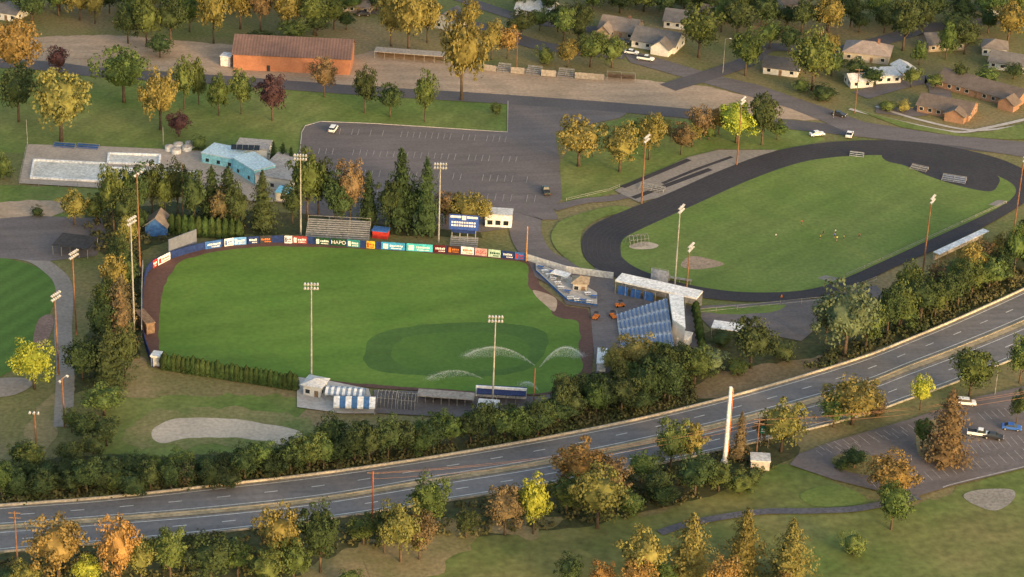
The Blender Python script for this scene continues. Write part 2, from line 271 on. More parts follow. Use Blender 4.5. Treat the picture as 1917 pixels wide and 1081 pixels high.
# highway
HW=cat([(-150,963,998,1007,1050),(0,951,986,995,1034),(200,936,971,980,1017),(400,914,955,964,998),(600,891,933,942,974),(800,862,900,909,944),(1000,828,867,877,912),(1200,788,827,838,876),(1400,738,780,791,832),(1600,678,724,735,782),(1700,640,686,698,748),(1800,598,648,660,712),(1917,545,600,612,664),(2050,480,540,553,606)],False,12)
E=[[G(q[0],q[k]) for q in HW] for k in (1,2,3,4)]
z=nz(); mb=MB(); strip(mb,E[0],E[3],z); struct(mb,'highway',hwy)
mb=MB(); sh_=mat('dusty_shoulder',(.23,.205,.17),(.18,.165,.14),.2,1,.3); z2=nz()
for a,b,t0,t1 in ((0,1,.0,.1),(0,1,.92,1),(2,3,0,.08),(2,3,.92,1)):
    strip(mb,[p.lerp(q,t0) for p,q in zip(E[a],E[b])],[p.lerp(q,t1) for p,q in zip(E[a],E[b])],z2)
struct(mb,'road_shoulder',sh_,'dusty highway shoulders')
mb=MB(); strip(mb,E[1],E[2],z+.15); struct(mb,'median',mat('median_gravel',(.42,.33,.21),(.26,.22,.13),.2,1,.3),'tan highway median')
mb=MB(); zz=nz()
for a,b in ((0,1),(2,3)):
    for t in (.12,.9):
        A=[p.lerp(q,t) for p,q in zip(E[a],E[b])]; strip(mb,offs(A,-.12),offs(A,.12),zz)
    A=[p.lerp(q,.5) for p,q in zip(E[a],E[b])]; acc=0
    for i in range(len(A)-1):
        d=(A[i+1]-A[i]); n=d.length; d.normalize(); s=Vector((-d.y,d.x,0))*.13; u=0
        while u<n:
            ph=(acc+u)%12
            if ph<3.4:
                e=min(n,u+3.4-ph); p=A[i]+d*u; q=A[i]+d*e
                mb.face([(p.x-s.x,p.y-s.y,zz),(q.x-s.x,q.y-s.y,zz),(q.x+s.x,q.y+s.y,zz),(p.x+s.x,p.y+s.y,zz)]); u=e+.01
            else: u+=12-ph
        acc+=n
struct(mb,'road_marking',paint,'highway lane lines')
def longwall(name,P,h,th,m,label,cat_,z0=0):
    mb=MB(); a=offs(P,-th/2); b=offs(P,th/2)
    for i in range(len(P)-1):
        q=[(a[i].x,a[i].y),(a[i+1].x,a[i+1].y),(b[i+1].x,b[i+1].y),(b[i].x,b[i].y)]
        mb.face([(x,y,z0+h) for x,y in q])
        mb.face([(*q[0],z0),(*q[1],z0),(*q[1],z0+h),(*q[0],z0+h)]); mb.face([(*q[2],z0),(*q[3],z0),(*q[3],z0+h),(*q[2],z0+h)])
    for i in (0,-1):
        mb.face([(a[i].x,a[i].y,z0),(b[i].x,b[i].y,z0),(b[i].x,b[i].y,z0+h),(a[i].x,a[i].y,z0+h)])
    return tag(mb.build(name,m),label,cat_)
cb=mat('barrier_concrete',(.5,.44,.34),(.4,.35,.28),.3)
longwall('highway_barrier',offs(E[0],.2),.95,.4,cb,'long low concrete barrier along the far edge of the highway','barrier')
longwall('guard_rail',offs(E[1],-.6),.6,.25,mat('tan_rail',(.5,.4,.26),None,.4),'low tan rail along the far side of the highway median','guard rail')
longwall('guard_rail',offs(E[3],-.3),.6,.2,steel,'low grey guard rail along the near edge of the highway','guard rail')
kp=[G(*q) for q in [(560,300),(565,248),(572,236),(600,228),(700,232),(950,248),(951,190)]]
tag(longwall('kerb',kp,.2,.25,conc,'pale kerb around upper parking lot',None),'pale kerb around upper parking lot',None,kind='structure')
def fence(pts,h,m,label,sp=4):
    P=[G(*q) for q in pts]; e=empty('fence',P[0],0,label,'fence'); f=MB()
    for i in range(len(P)-1):
        a=P[i]-P[0]; b=P[i+1]-P[0]
        for z in (h*.5,h): f.tube(a+Vector((0,0,z)),b+Vector((0,0,z)),.05,n=5)
        n=max(1,int((b-a).length/sp))
        for j in range(n+1):
            p=a.lerp(b,j/n); q=MB(); q.tube(p,p+Vector((0,0,h+.1)),.07,n=5); q.build('post',m,e)
    f.build('rail',m,e)
fence([(36,346),(330,363),(470,379)],2,steel,'grey rail fence along the lower edge of the pool deck',6)
fence([(36,345),(52,273)],2,steel,'grey rail fence at the left end of the pool deck',5)
fence([(1585,518),(1650,489),(1750,443),(1850,397),(1884,382)],1,steel,'low rail along the lower straight inside the track',7)
fence([(1300,590),(1420,578),(1540,566),(1640,528)],1.8,steel,'thin fence below the near bend of the track',6)
fence([(1060,378),(1140,360),(1160,352)],1.2,steel,'low fence by the lawn above the track',6)
# ------------------------------------------------------------ trees
LEAF=mat_obj('foliage',famt=.38,fs=.45); BARK=mat('bark',(.11,.08,.055),(.075,.055,.04),.8)
def leaf(mb,p,nrm,s,rnd):
    n=(nrm+Vector((rnd.uniform(-.6,.6),rnd.uniform(-.6,.6),rnd.uniform(-.4,.6)))).normalized(); a=n.orthogonal().normalized(); b=n.cross(a)
    t=rnd.uniform(0,6.28); c,d=math.cos(t),math.sin(t); a,b=a*c+b*d,b*c-a*d
    s1=s*rnd.uniform(.6,1.25); s2=s*rnd.uniform(.5,1.0)
    mb.face([p-a*s1-b*s2*.6,p+a*s1*.5-b*s2,p+a*s1+b*s2*.5,p-a*s1*.4+b*s2])
def core(mb,c,rad,sc,rnd):
    bm=bmesh.new(); bmesh.ops.create_icosphere(bm,subdivisions=2,radius=1)
    k=len(mb.v); o=Vector((rnd.random()*9,0,0))
    for v in bm.verts:
        f=rad*(1+.35*MN.noise(v.co*2+o)); mb.v.append((c[0]+v.co.x*f*sc[0],c[1]+v.co.y*f*sc[1],c[2]+v.co.z*f*sc[2]))
    for f in bm.faces: mb.f.append(tuple(k+v.index for v in f.verts)); mb.m.append(0)
    bm.free()
def crown(kind,seed):
    rnd=random.Random(seed); mb=MB()
    if kind in 'ROB':
        cz,sz={'R':(.6,.40),'O':(.56,.44),'B':(.42,.5)}[kind]; ncl={'R':46,'O':54,'B':26}[kind]
        core(mb,(0,0,cz-.03),.29,(1,1,sz/.5),rnd)
        ph=rnd.uniform(0,6.28); ln=(rnd.uniform(-.06,.06),rnd.uniform(-.06,.06))
        for i in range(ncl):
            z=1-2*(i+.5)/ncl; z=max(-.85,z); th=i*2.4+rnd.uniform(-.5,.5); r=math.sqrt(max(0,1-z*z))
            k=rnd.uniform(.55,1.08)*(1+.2*math.sin(3*th+ph)*math.cos(2*z+ph))
            if kind=='O': r*= (1-.35*max(0,z)) 
            c=Vector((math.cos(th)*r*.40*k+ln[0]*z,math.sin(th)*r*.40*k+ln[1]*z,cz+z*sz*.82*k)); cr=rnd.uniform(.075,.155)
            for j in range(54):
                d=Vector((rnd.gauss(0,1),rnd.gauss(0,1),rnd.gauss(.35,1))).normalized()
                p=c+Vector((d.x*cr,d.y*cr,d.z*cr*.75))*rnd.uniform(.6,1.2); p.z=max(.03,p.z)
                leaf(mb,p,d,.022,rnd)
    elif kind=='C':
        for i in range(7):
            t=i/7; core(mb,(0,0,.12+.82*t),.27*(1-t)**.7+.01,(1,1,.35),rnd)
        nb=84
        for i in range(nb):
            t=(i+.5)/nb; t=t**1.1; zc=.08+.86*t; R=(.5*(1-t**1.9)**.9+.02)*rnd.uniform(.55,1.15); th=i*2.4+rnd.uniform(-.4,.4); zc+=rnd.uniform(-.02,.02)
            for j in range(34):
                u=rnd.uniform(.3,1.02); sp=(1-u*.5)*.38*R+.016
                p=Vector((math.cos(th)*R*u+rnd.gauss(0,sp*.5),math.sin(th)*R*u+rnd.gauss(0,sp*.5),zc-.07*u*(1-t)+rnd.gauss(0,.018)))
                leaf(mb,p,Vector((math.cos(th)*.5,math.sin(th)*.5,.8)),.024*(1-.3*t),rnd)
    elif kind=='P':
        core(mb,(0,0,.47),.42,(1,1,1.05),rnd)
        for i in range(900):
            z=rnd.uniform(.03,1); R=.5*min(1,(1.02-z)*2.2)**.6*(.85+.15*math.sin(z*20+seed)); th=rnd.uniform(0,6.28)
            leaf(mb,Vector((math.cos(th)*R,math.sin(th)*R,z)),Vector((math.cos(th),math.sin(th),.4)),.05,rnd)
    me_o=mb.build('crown',LEAF); return me_o.data,me_o
def trunkmesh(kind,seed):
    rnd=random.Random(seed+50); mb=MB(); top={'C':.9,'P':.5,'B':.35}.get(kind,.62); r=.032 if kind!='P' else .06
    mb.tube((0,0,-.01),(0.01,0,top*.5),r,r*.7,7); mb.tube((0.01,0,top*.5),(0,.01,top),r*.7,r*.2,7)
    if kind in 'ROB':
        for i in range(5):
            th=i*1.3+rnd.random(); z0=rnd.uniform(.2,.42)*(top/.62); mb.tube((0,0,z0),(math.cos(th)*.26,math.sin(th)*.26,z0+.24),r*.45,r*.12,5)
    o=mb.build('trunk',BARK,smooth=True); return o.data,o
PROTO={}
for k,nv in (('R',8),('O',4),('C',5),('P',3),('B',3)):
    for v in range(nv):
        cm,co=crown(k,v*13+ord(k)); tm,to=trunkmesh(k,v); bpy.data.objects.remove(co); bpy.data.objects.remove(to)
        PROTO.setdefault(k,[]).append((cm,tm))
COL={'g':((.082,.112,.034),'green'),'d':((.046,.066,.026),'dark green'),'y':((.165,.15,.046),'golden green'),'o':((.23,.15,.052),'sun-tinted orange gold'),'p':((.065,.035,.038),'dark purple'),
     'l':((.28,.31,.045),'bright lime'),'s':((.125,.145,.075),'sage green'),'b':((.135,.10,.052),'bronze')}  # golden, orange and bronze leaf tones carry some warm low sun
KN={'R':('broadleaf_tree','broadleaf tree','tree'),'O':('broadleaf_tree','oval tree','tree'),'C':('conifer_tree','conifer','tree'),'P':('columnar_shrub','columnar shrub','shrub'),'B':('bush','bush','bush')}
ORD='first second third fourth fifth sixth seventh eighth ninth tenth eleventh twelfth thirteenth fourteenth fifteenth sixteenth seventeenth eighteenth nineteenth twentieth'.split()
ORD+=['twenty-'+o for o in ORD[:9]]+['thirtieth']+['thirty-'+o for o in ORD[:9]]+['fortieth']
def grove(place,group,L,hs=1.0):
    recs=[]
    for (x,y,h,wd,k,c) in L:
        h*=hs
        sz='tall ' if h>=100 else ('small ' if h<48 and k!='P' else '')
        recs.append([x,y,h,wd,k,c,sz+COL[c][1]+' '+KN[k][1]])
    byl={}
    for r in sorted(recs,key=lambda r:r[0]): byl.setdefault(r[6],[]).append(r)
    for base,rs in byl.items():
        for i,r in enumerate(rs):
            x,y,h,wd,k,c,_=r
            lab=base+' '+place
            if len(rs)>1: lab=f'{ORD[i]} {base} from the left, {place}'
            e=empty(KN[k][0],G(x,y),random.uniform(0,6.28),lab,KN[k][2],group)
            Hm=HM(x,y,h)*1.0; Wm=wd/S(x,y)*(1.25 if k=='C' else 1.14)
            e.scale=(Wm*random.uniform(.9,1.1),Wm*random.uniform(.9,1.1),Hm)
            cm,tm=random.choice(PROTO[k]); a=bpy.data.objects.new('crown',cm); b=bpy.data.objects.new('trunk',tm)
            f=random.uniform(.82,1.2)*(.62 if k=='P' else 1); q=COL[c][0]; j=random.uniform(-.12,.12)
            a.color=(q[0]*f*(1+j)*(.85 if k=='P' else 1),q[1]*f,q[2]*f,1)
            for o in (a,b): C.objects.link(o); o.parent=e
def row(pts,n,h,wd,kinds,cols,jx=14,jy=7,seed=1):
    rnd=random.Random(seed); out=[]; P=cat(pts,False,40) if len(pts)>2 else [(pts[0][0]+(pts[1][0]-pts[0][0])*t/40,pts[0][1]+(pts[1][1]-pts[0][1])*t/40) for t in range(41)]
    for i in range(n):
        q=P[int(i/(max(1,n-1))*(len(P)-1))]; out.append((q[0]+rnd.uniform(-jx,jx),q[1]+rnd.uniform(-jy,jy),h*rnd.uniform(.65,1.3),wd*rnd.uniform(.7,1.3),rnd.choice(kinds),rnd.choice(cols)))
    return out
grove('on the lawn above the pool','trees on the lawn above the pool',[
(32,155,118,95,'R','o'),(110,142,54,42,'R','p'),(35,228,105,85,'R','d'),(115,265,135,108,'R','y'),(232,192,102,98,'R','g'),(300,243,112,68,'R','y'),(345,205,98,44,'R','g'),(372,196,85,34,'O','g'),(410,217,78,40,'O','g'),(452,214,84,48,'R','g'),(510,226,86,64,'R','p'),(335,256,44,46,'R','p'),(372,280,32,34,'B','g'),(5,335,60,44,'B','g')])
grove('between the road and upper lot','trees between the road and the upper parking lot',[
(607,182,74,52,'R','b'),(683,212,84,50,'R','d'),(730,219,62,50,'R','d'),(795,228,94,44,'R','g'),(928,214,26,26,'B','g'),(864,188,165,86,'R','y')])
grove('behind the brick hall','trees behind the brick building',[
(60,42,60,70,'R','d'),(110,30,60,60,'R','g'),(150,38,70,56,'R','y'),(178,45,80,38,'O','y'),(205,25,50,40,'R','d'),(240,82,70,56,'R','d'),(275,88,90,56,'R','g'),(320,82,84,64,'R','d'),(300,108,40,50,'R','d'),(355,60,70,54,'R','g'),(400,82,112,60,'R','y'),(450,55,95,66,'R','y'),(488,60,95,56,'R','b'),(540,62,85,66,'R','y'),(588,66,85,66,'R','g'),(625,55,60,50,'R','g'),(255,50,60,60,'R','g'),(330,25,50,60,'R','d'),(430,20,50,60,'R','d'),
(732,86,104,60,'R','y'),(765,98,122,86,'R','y'),(800,80,96,56,'R','y'),(770,40,60,60,'R','d'),(920,112,72,46,'R','y'),(950,110,60,46,'R','o'),(975,72,50,56,'R','d'),(1010,58,40,40,'R','g'),(880,60,60,44,'R','y')]+row([(0,14),(350,18),(700,16)],15,46,60,'R','dgdy',12,6,31)+row([(500,95),(640,52)],4,40,50,'R','dg',12,4,32))
grove('among the houses at the top','trees among the houses',[
(1055,78,62,50,'R','g'),(1088,62,56,50,'R','d'),(1062,126,50,50,'R','y'),(1105,126,62,58,'R','g'),(1145,127,56,54,'R','g'),(1020,120,40,40,'B','g'),(1160,25,44,60,'R','d'),(1205,22,44,60,'R','g'),(1245,28,44,50,'R','d'),(1308,108,96,84,'R','g'),(1395,142,84,70,'R','g'),(1330,25,45,60,'R','d'),(1380,70,70,64,'R','d'),(1425,50,60,56,'R','d'),(1440,92,50,50,'R','g'),(1475,100,50,40,'R','d'),(1520,170,112,96,'R','g'),(1500,62,60,50,'R','d'),(1550,66,72,56,'R','y'),(1592,50,60,50,'R','d'),(1640,38,50,56,'R','g'),(1690,95,100,80,'R','d'),(1740,40,55,66,'R','d'),(1770,112,70,36,'O','g'),(1805,102,60,54,'R','d'),(1850,35,50,60,'R','g'),(1886,80,74,60,'R','y'),(1720,122,44,32,'O','g'),(1655,62,50,44,'R','d'),(1545,120,60,50,'R','y'),(1280,22,45,60,'R','d'),(1110,20,40,50,'R','g'),(1690,210,26,34,'B','y'),(1660,208,24,34,'B','g'),(1730,208,22,30,'B','y'),(1540,185,30,60,'B','d'),(1500,170,26,40,'B','g'),(1800,45,50,50,'R','d'),(1905,30,50,50,'R','g'),(1350,60,60,50,'R','g')]+row([(1100,8),(1480,14),(1910,8)],14,40,52,'R','dgg',8,4,5)+row([(1390,38),(1640,60),(1900,70)],10,50,56,'R','ddg',14,8,33)+row([(980,20),(1120,96)],5,44,40,'R','dgb',12,8,34)+row([(1555,140),(1720,172),(1900,150)],8,34,40,'R','dgd',14,6,35))
grove('between upper lot and track','trees between the upper lot and the track',[
(1083,312,92,90,'R','y'),(1160,322,88,78,'R','y'),(1215,300,88,58,'R','y'),(1190,268,40,44,'R','g'),(1275,290,60,52,'R','b'),(1310,262,62,50,'R','b'),(1345,252,52,42,'R','o'),(1378,268,74,76,'R','l'),(1426,272,98,62,'R','d'),(1240,250,34,40,'B','y'),(1455,262,34,40,'R','g'),(1295,275,40,36,'R','y'),(1325,262,44,36,'B','g')])
grove('between pool and outfield wall','trees between the pool and the outfield wall',[
(140,422,66,60,'R','y'),(180,420,56,46,'R','g'),(213,432,124,60,'R','g'),(250,420,112,64,'R','d'),(235,440,90,54,'R','d'),(285,402,98,56,'R','d'),(310,408,90,50,'R','g'),(333,405,104,50,'R','d'),(365,425,108,60,'R','d'),(398,420,112,60,'C','d'),(428,425,116,62,'C','d'),(415,430,80,50,'R','b'),(445,435,90,48,'R','d'),(492,430,112,54,'C','d'),(575,412,134,70,'R','g'),(596,402,110,56,'R','d'),(548,420,76,44,'R','d'),(628,418,96,56,'R','d'),(656,416,114,56,'R','b'),(690,417,100,46,'C','d'),(640,422,70,50,'R','d'),(750,428,154,72,'C','d'),(730,430,96,54,'R','d'),(772,430,88,50,'R','d'),(797,440,150,54,'C','d'),(835,420,60,48,'R','b'),(872,426,66,72,'R','y'),(905,422,48,38,'R','y'),(512,306,42,22,'C','d'),(530,309,42,22,'C','d'),(545,314,40,18,'C','d')])
grove('in dark hedge behind the wall','dark hedge behind the outfield wall',[(322+i*12.5,437+i*1.1,36,17,'P','g') for i in range(11)])
grove('in the line left of the stadium','trees in the line left of the stadium',[
(240,470,70,42,'R','y'),(262,440,50,34,'R','d'),(222,515,76,46,'R','d'),(215,560,88,56,'R','y'),(240,548,78,42,'R','d'),(198,600,76,48,'R','g'),(228,610,100,56,'C','b'),(196,655,96,66,'R','d'),(228,660,126,60,'C','b'),(205,718,114,72,'C','d'),(235,708,106,52,'R','d'),(155,712,78,74,'R','d'),(65,729,92,78,'R','l'),(196,778,58,84,'R','g'),(160,830,60,56,'R','d'),(200,835,54,60,'R','d'),(135,810,46,40,'R','g'),(175,860,50,60,'R','d'),(70,404,20,30,'B','d'),(180,700,70,50,'R','d')])  # bronze and golden crowns here hold orange evening light in the leaf colour
grove('in thicket between sand and highway','thicket between the sand patch and the highway',
row([(5,932),(280,922),(570,886)],20,54,54,'RROB','dgdd',14,5,11)+row([(0,908),(250,897),(560,875)],15,44,52,'RRB','ddgd',12,5,12)+[(345,915,46,46,'R','b'),(60,880,50,60,'R','g'),(130,875,50,56,'R','d'),(40,875,50,50,'R','d'),(490,885,60,60,'R','g')])
grove('in thicket between dugouts and highway','thicket between the dugouts and the highway',
row([(585,880),(800,848),(1010,818)],16,64,58,'RRO','dgdd',12,5,13)+row([(595,862),(760,838),(1000,808)],12,50,54,'RRB','ddg',12,5,14)+[(1020,800,52,56,'R','g'),(620,845,68,66,'R','d'),(680,850,62,60,'R','d')])
grove('in wood right of the ball field','wood right of the ball field',
row([(1040,795),(1150,775),(1260,755)],10,68,58,'R','ddg',10,6,15)+row([(1060,765),(1180,740),(1300,715)],9,74,62,'RO','dgd',10,8,16)+[(1190,700,70,84,'R','y'),(1150,705,60,56,'R','y'),(1230,700,60,64,'R','g'),(1270,700,56,60,'R','d'),(1330,690,44,70,'B','s'),(1300,690,40,50,'B','g'),(1405,690,94,84,'R','d'),(1462,672,42,64,'B','d'),(1580,668,138,112,'R','s'),(1545,645,100,60,'R','s'),(1620,655,90,70,'R','g'),(1350,650,36,50,'B','d'),(1380,700,36,50,'B','g')])
grove('in belt between track and highway','tree belt between the track and the highway',
row([(1660,625),(1780,578),(1920,512)],12,76,66,'R','dgdg',10,6,17)+row([(1690,580),(1800,540),(1925,470)],10,68,60,'RO','ybgd',10,6,18))
grove('near the highway, lower left','trees near the highway at lower left',[
(110,1085,120,104,'R','o'),(165,1100,60,60,'R','l'),(225,1100,140,84,'R','o'),(265,1090,90,66,'R','y'),(320,1090,110,84,'R','g'),(395,1095,96,100,'R','d'),(445,1080,70,60,'R','g'),(50,1105,56,56,'R','y'),(20,1100,40,60,'B','d'),(525,1070,130,90,'R','y'),(500,1110,90,70,'R','g'),(600,1072,138,86,'R','d'),(550,1095,90,60,'R','g'),(680,1020,56,60,'R','g'),(750,1052,118,86,'R','y'),(785,1048,96,60,'R','b'),(720,1035,90,50,'R','d'),(802,992,104,90,'R','g'),(872,1008,56,44,'R','d'),(945,1002,98,72,'R','b'),(998,1000,112,60,'R','l'),(655,1100,40,60,'B','g')])
grove('near the highway, centre','trees near the highway at centre',[
(1082,915,88,110,'R','o'),(1060,960,70,70,'R','g'),(1118,990,120,96,'R','y'),(1140,940,86,76,'R','b'),(1230,935,60,56,'R','d'),(1255,878,92,76,'R','g'),(1290,872,84,60,'R','y'),(1300,930,84,76,'R','d'),(1200,905,60,60,'R','g'),(1240,950,44,54,'R','d'),(1345,920,54,60,'R','g'),(1385,925,50,60,'B','g'),(1382,862,98,36,'C','b'),(1462,846,96,84,'R','y'),(1430,830,50,44,'R','b'),(1410,905,40,40,'B','d'),(1180,960,50,60,'B','g'),(1595,795,90,112,'R','y'),(1560,800,64,60,'R','g'),(1640,780,44,44,'B','b')])
grove('around the lower right lot','trees around the lower right parking lot',[
(1722,768,70,42,'R','l'),(1768,868,150,86,'C','b'),(1726,840,60,42,'R','g'),(1815,742,92,92,'R','g'),(1908,718,92,60,'R','g'),(1902,795,66,34,'R','d'),(1598,878,40,50,'R','d'),(1575,880,26,34,'B','d'),(1668,992,96,72,'R','g'),(1664,935,84,96,'R','o')])
grove('on the golf course at lower right','trees on the golf course',[
(1290,1085,135,88,'C','y'),(1390,1068,128,80,'C','y'),(1474,1095,134,88,'C','y'),(1597,1038,52,52,'B','g'),(1200,1100,115,96,'R','y'),(1352,1130,90,64,'R','o'),(1066,1100,64,54,'R','d'),(1125,1112,60,56,'R','o'),(1190,1120,80,70,'R','o'),(1240,1110,60,60,'R','g'),(1465,1115,50,40,'R','o')])
grove('in dark hedge below left field','hedge along left field',[(308+i*9.05,691+i*1.42,30+random.uniform(-4,4),16,'P','g') for i in range(28)])
grove('in hedge behind the grandstand','hedge behind the grandstand',[(1302+i*1.6,585+i*10,22,14,'P','g') for i in range(8)])
def brush(name,polys,label):
    rnd=random.Random(4); mb=MB()
    for (pts,k) in polys:
        xs=[p[0] for p in pts]; ys=[p[1] for p in pts]; c=0
        while c<k:
            x=rnd.uniform(min(xs),max(xs)); y=rnd.uniform(min(ys),max(ys)); ins=False
            for i in range(len(pts)):
                a=pts[i]; b=pts[i-1]
                if (a[1]>y)!=(b[1]>y) and x<(b[0]-a[0])*(y-a[1])/(b[1]-a[1])+a[0]: ins=not ins
            if not ins: continue
            c+=1; g=G(x,y); rad=rnd.uniform(.8,2.4)
            for j in range(22):
                d=Vector((rnd.gauss(0,1),rnd.gauss(0,1),abs(rnd.gauss(0,1)))).normalized(); leaf(mb,g+d*rad*rnd.uniform(.6,1.1),d,.4,rnd)
    o=mb.build(name,mat('brush_leaves',(.055,.07,.025),(.10,.09,.04),.08,.6,.4)); tag(o,label,'undergrowth',kind='stuff')
brush('undergrowth',[([(0,945),(0,890),(200,870),(560,860),(700,860),(900,830),(1020,800),(1100,760),(1290,700),(1300,755),(1000,822),(600,886),(200,932)],1000),([(1500,690),(1600,640),(1917,500),(1917,535),(1700,632),(1540,690)],260),([(0,1081),(0,1045),(500,992),(900,940),(1200,885),(1440,830),(1450,880),(1330,935),(1150,975),(900,1000),(660,1030),(500,1081)],420),([(160,430),(200,400),(460,400),(460,440),(310,445),(260,480),(256,690),(190,700),(205,500)],200)],'dark low brush growing under the trees on both sides of the highway')
# ------------------------------------------------------------ buildings
def frame(x0,y0,x1,y1,d):
    a=G(x0,y0); b=G(x1,y1); v=b-a; w_=v.length; ang=math.atan2(v.y,v.x); n=Vector((-v.y,v.x,0)).normalized()
    return (a+b)/2+n*(d/2),ang,w_
def bcol(name,c): return mat(name,c,tuple(v*.82 for v in c),.3,1.5,.15)
def openings(e,w_,d,h,nw=3,door=True,fr=white,sides=True):
    def win(x,y,z,sx,sy,sz,axis):
        mb=MB(); g=MB()
        if axis=='x':
            mb.box(x-sx/2-.12,y-.05,z-.12,x+sx/2+.12,y+.05,z+sz+.12); s=-1 if y<0 else 1; g.box(x-sx/2,y+s*.05,z,x+sx/2,y+s*.08,z+sz)
        else:
            mb.box(x-.05,y-sx/2-.12,z-.12,x+.05,y+sx/2+.12,z+sz+.12); s=-1 if x<0 else 1; g.box(x+s*.05,y-sx/2,z,x+s*.08,y+sx/2,z+sz)
        wo=mb.build('window',fr,e); g.build('pane',glass,wo)
    for i in range(nw):
        x=-w_/2+w_*(i+.5)/nw
        if door and i==nw//2:
            mb=MB(); mb.box(x-.55,-d/2-.06,.05,x+.55,-d/2+.02,2.15); do=mb.build('door',wood,e); k=MB(); k.tube((x+.4,-d/2-.06,1),(x+.4,-d/2-.14,1),.05,n=6); k.build('handle',steel,do)
        else: win(x,-d/2,1,1.3,0,1.2,'x')
    if sides:
        for s in (-1,1): 
            for k in (-.25,.25): win(s*w_/2,k*d,1,1.1,0,1.1,'y')
def house(x0,y0,x1,y1,d,h,rh,kind,wc,rc,label,cat_='house',nw=4,door=True,annex=None,chim=False,name='house',group=None,ov=.6):
    loc,ang,w_=frame(x0,y0,x1,y1,d); e=empty(name,loc,ang,label,cat_,group)
    def body(mbw,mbr,w_,d,h,rh,kind,cx=0,cy=0):
        if kind=='flat':
            mbw.box(cx-w_/2,cy-d/2,0,cx+w_/2,cy+d/2,h); mbr.box(cx-w_/2-.2,cy-d/2-.2,h+.003,cx+w_/2+.2,cy+d/2+.2,h+.35); return
        if kind in('gx','gy'):
            L,W=(w_,d) if kind=='gx' else (d,w_)
            T=(lambda u,v,z:(cx+u,cy+v,z)) if kind=='gx' else (lambda u,v,z:(cx-v,cy+u,z))
            pr=[(-W/2,0),(W/2,0),(W/2,h),(0,h+rh),(-W/2,h)]
            k=len(mbw.v)
            for u in (-L/2,L/2): mbw.v+= [T(u,v,z) for v,z in pr]
            mbw.f+=[(k,k+4,k+3,k+2,k+1),(k+5,k+6,k+7,k+8,k+9),(k,k+1,k+6,k+5),(k+1,k+2,k+7,k+6),(k+4,k,k+5,k+9)]; mbw.m+=[0]*5
            sl=rh/(W/2); o=ov
            for s in (-1,1):
                a=(s*(W/2+o),h-sl*o+.04); b=(0,h+rh+.04); t=.22; q=[]
                for u in (-L/2-o,L/2+o):
                    q+=[T(u,a[0],a[1]),T(u,b[0],b[1]),T(u,b[0],b[1]+t),T(u,a[0],a[1]+t)]
                k=len(mbr.v); mbr.v+=q; mbr.f+=[(k,k+1,k+2,k+3),(k+7,k+6,k+5,k+4),(k,k+4,k+5,k+1),(k+3,k+2,k+6,k+7),(k,k+3,k+7,k+4)]; mbr.m+=[0]*5
        if kind=='hip':
            mbw.box(cx-w_/2,cy-d/2,0,cx+w_/2,cy+d/2,h); o=ov; a,b=w_/2+o,d/2+o; r=max(0,a-b)
            k=len(mbr.v); mbr.v+=[(cx-a,cy-b,h),(cx+a,cy-b,h),(cx+a,cy+b,h),(cx-a,cy+b,h),(cx-a,cy-b,h+.18),(cx+a,cy-b,h+.18),(cx+a,cy+b,h+.18),(cx-a,cy+b,h+.18),(cx-r,cy,h+rh),(cx+r,cy,h+rh)]
            mbr.f+=[(k,k+1,k+5,k+4),(k+1,k+2,k+6,k+5),(k+2,k+3,k+7,k+6),(k+3,k,k+4,k+7),(k+4,k+5,k+9,k+8),(k+5,k+6,k+9),(k+6,k+7,k+8,k+9),(k+7,k+4,k+8),(k+3,k+2,k+1,k)]; mbr.m+=[0]*9
    mw,mr=MB(),MB(); body(mw,mr,w_,d,h,rh,kind)
    mw.build('wall',wc,e); ro=mr.build('roof',rc,e)
    if annex:
        ax,aw,ad=annex; mw,mr=MB(),MB(); body(mw,mr,aw,ad,h,rh*.8,'gy',ax,-d/2-ad/2+1); mw.build('porch_wall',wc,e); mr.build('porch_roof',rc,e)
    if chim:
        mb=MB(); mb.box(w_*.2,-.4,h+rh*.4,w_*.2+.8,.4,h+rh+1); mb.box(w_*.2-.08,-.48,h+rh+1.003,w_*.2+.88,.48,h+rh+1.15); mb.build('chimney',mat('chimney_brick',(.25,.13,.09)),ro)
    if nw: openings(e,w_,d,h,nw,door)
    return e,w_
rb=lambda n,c: mat(n,c,tuple(v*.75 for v in c),.5,2,.25)
r_brown=rb('brown_shingle',(.165,.13,.108)); r_grey=rb('grey_shingle',(.17,.16,.155)); r_tan=rb('tan_shingle',(.24,.2,.17)); r_dark=rb('dark_shingle',(.10,.10,.105)); r_pink=rb('pinkish_shingle',(.33,.27,.235))
w_white=bcol('white_siding',(.64,.63,.60)); w_cream=bcol('cream_siding',(.46,.41,.34)); w_suntint=bcol('sun_tinted_wall',(.30,.18,.12)); w_blue=bcol('pale_blue_siding',(.36,.42,.46)); w_tan=bcol('tan_siding',(.33,.27,.21))  # apartment row and low house walls have the sun's orange in their colour
house(1120,66,1186,76,13,3,3,'gx',w_tan,r_tan,'tan roofed bungalow at the top, left of the white gabled house',chim=True,annex=(-4,5,5))
house(1242,52,1310,60,11,3,3,'gx',w_white,r_grey,'grey roofed house half hidden behind the white gabled house')
house(1182,88,1262,102,12,3,3.4,'gx',w_white,r_grey,'white house with a steep white gable facing the street',annex=(4,7,5))
house(1578,112,1662,122,12,3.2,3.2,'hip',w_cream,r_pink,'cream house with a pinkish hipped roof at upper right',chim=True)
house(1428,138,1492,146,9,2.8,2.6,'gx',w_white,r_dark,'small white cottage with a dark roof beside the green tree',nw=3)
house(1592,166,1634,164,7,2.8,1.5,'gx',w_white,lgrey,'leftmost white garage with a pale roof by the lane',cat_='garage',name='garage',nw=2,door=False)
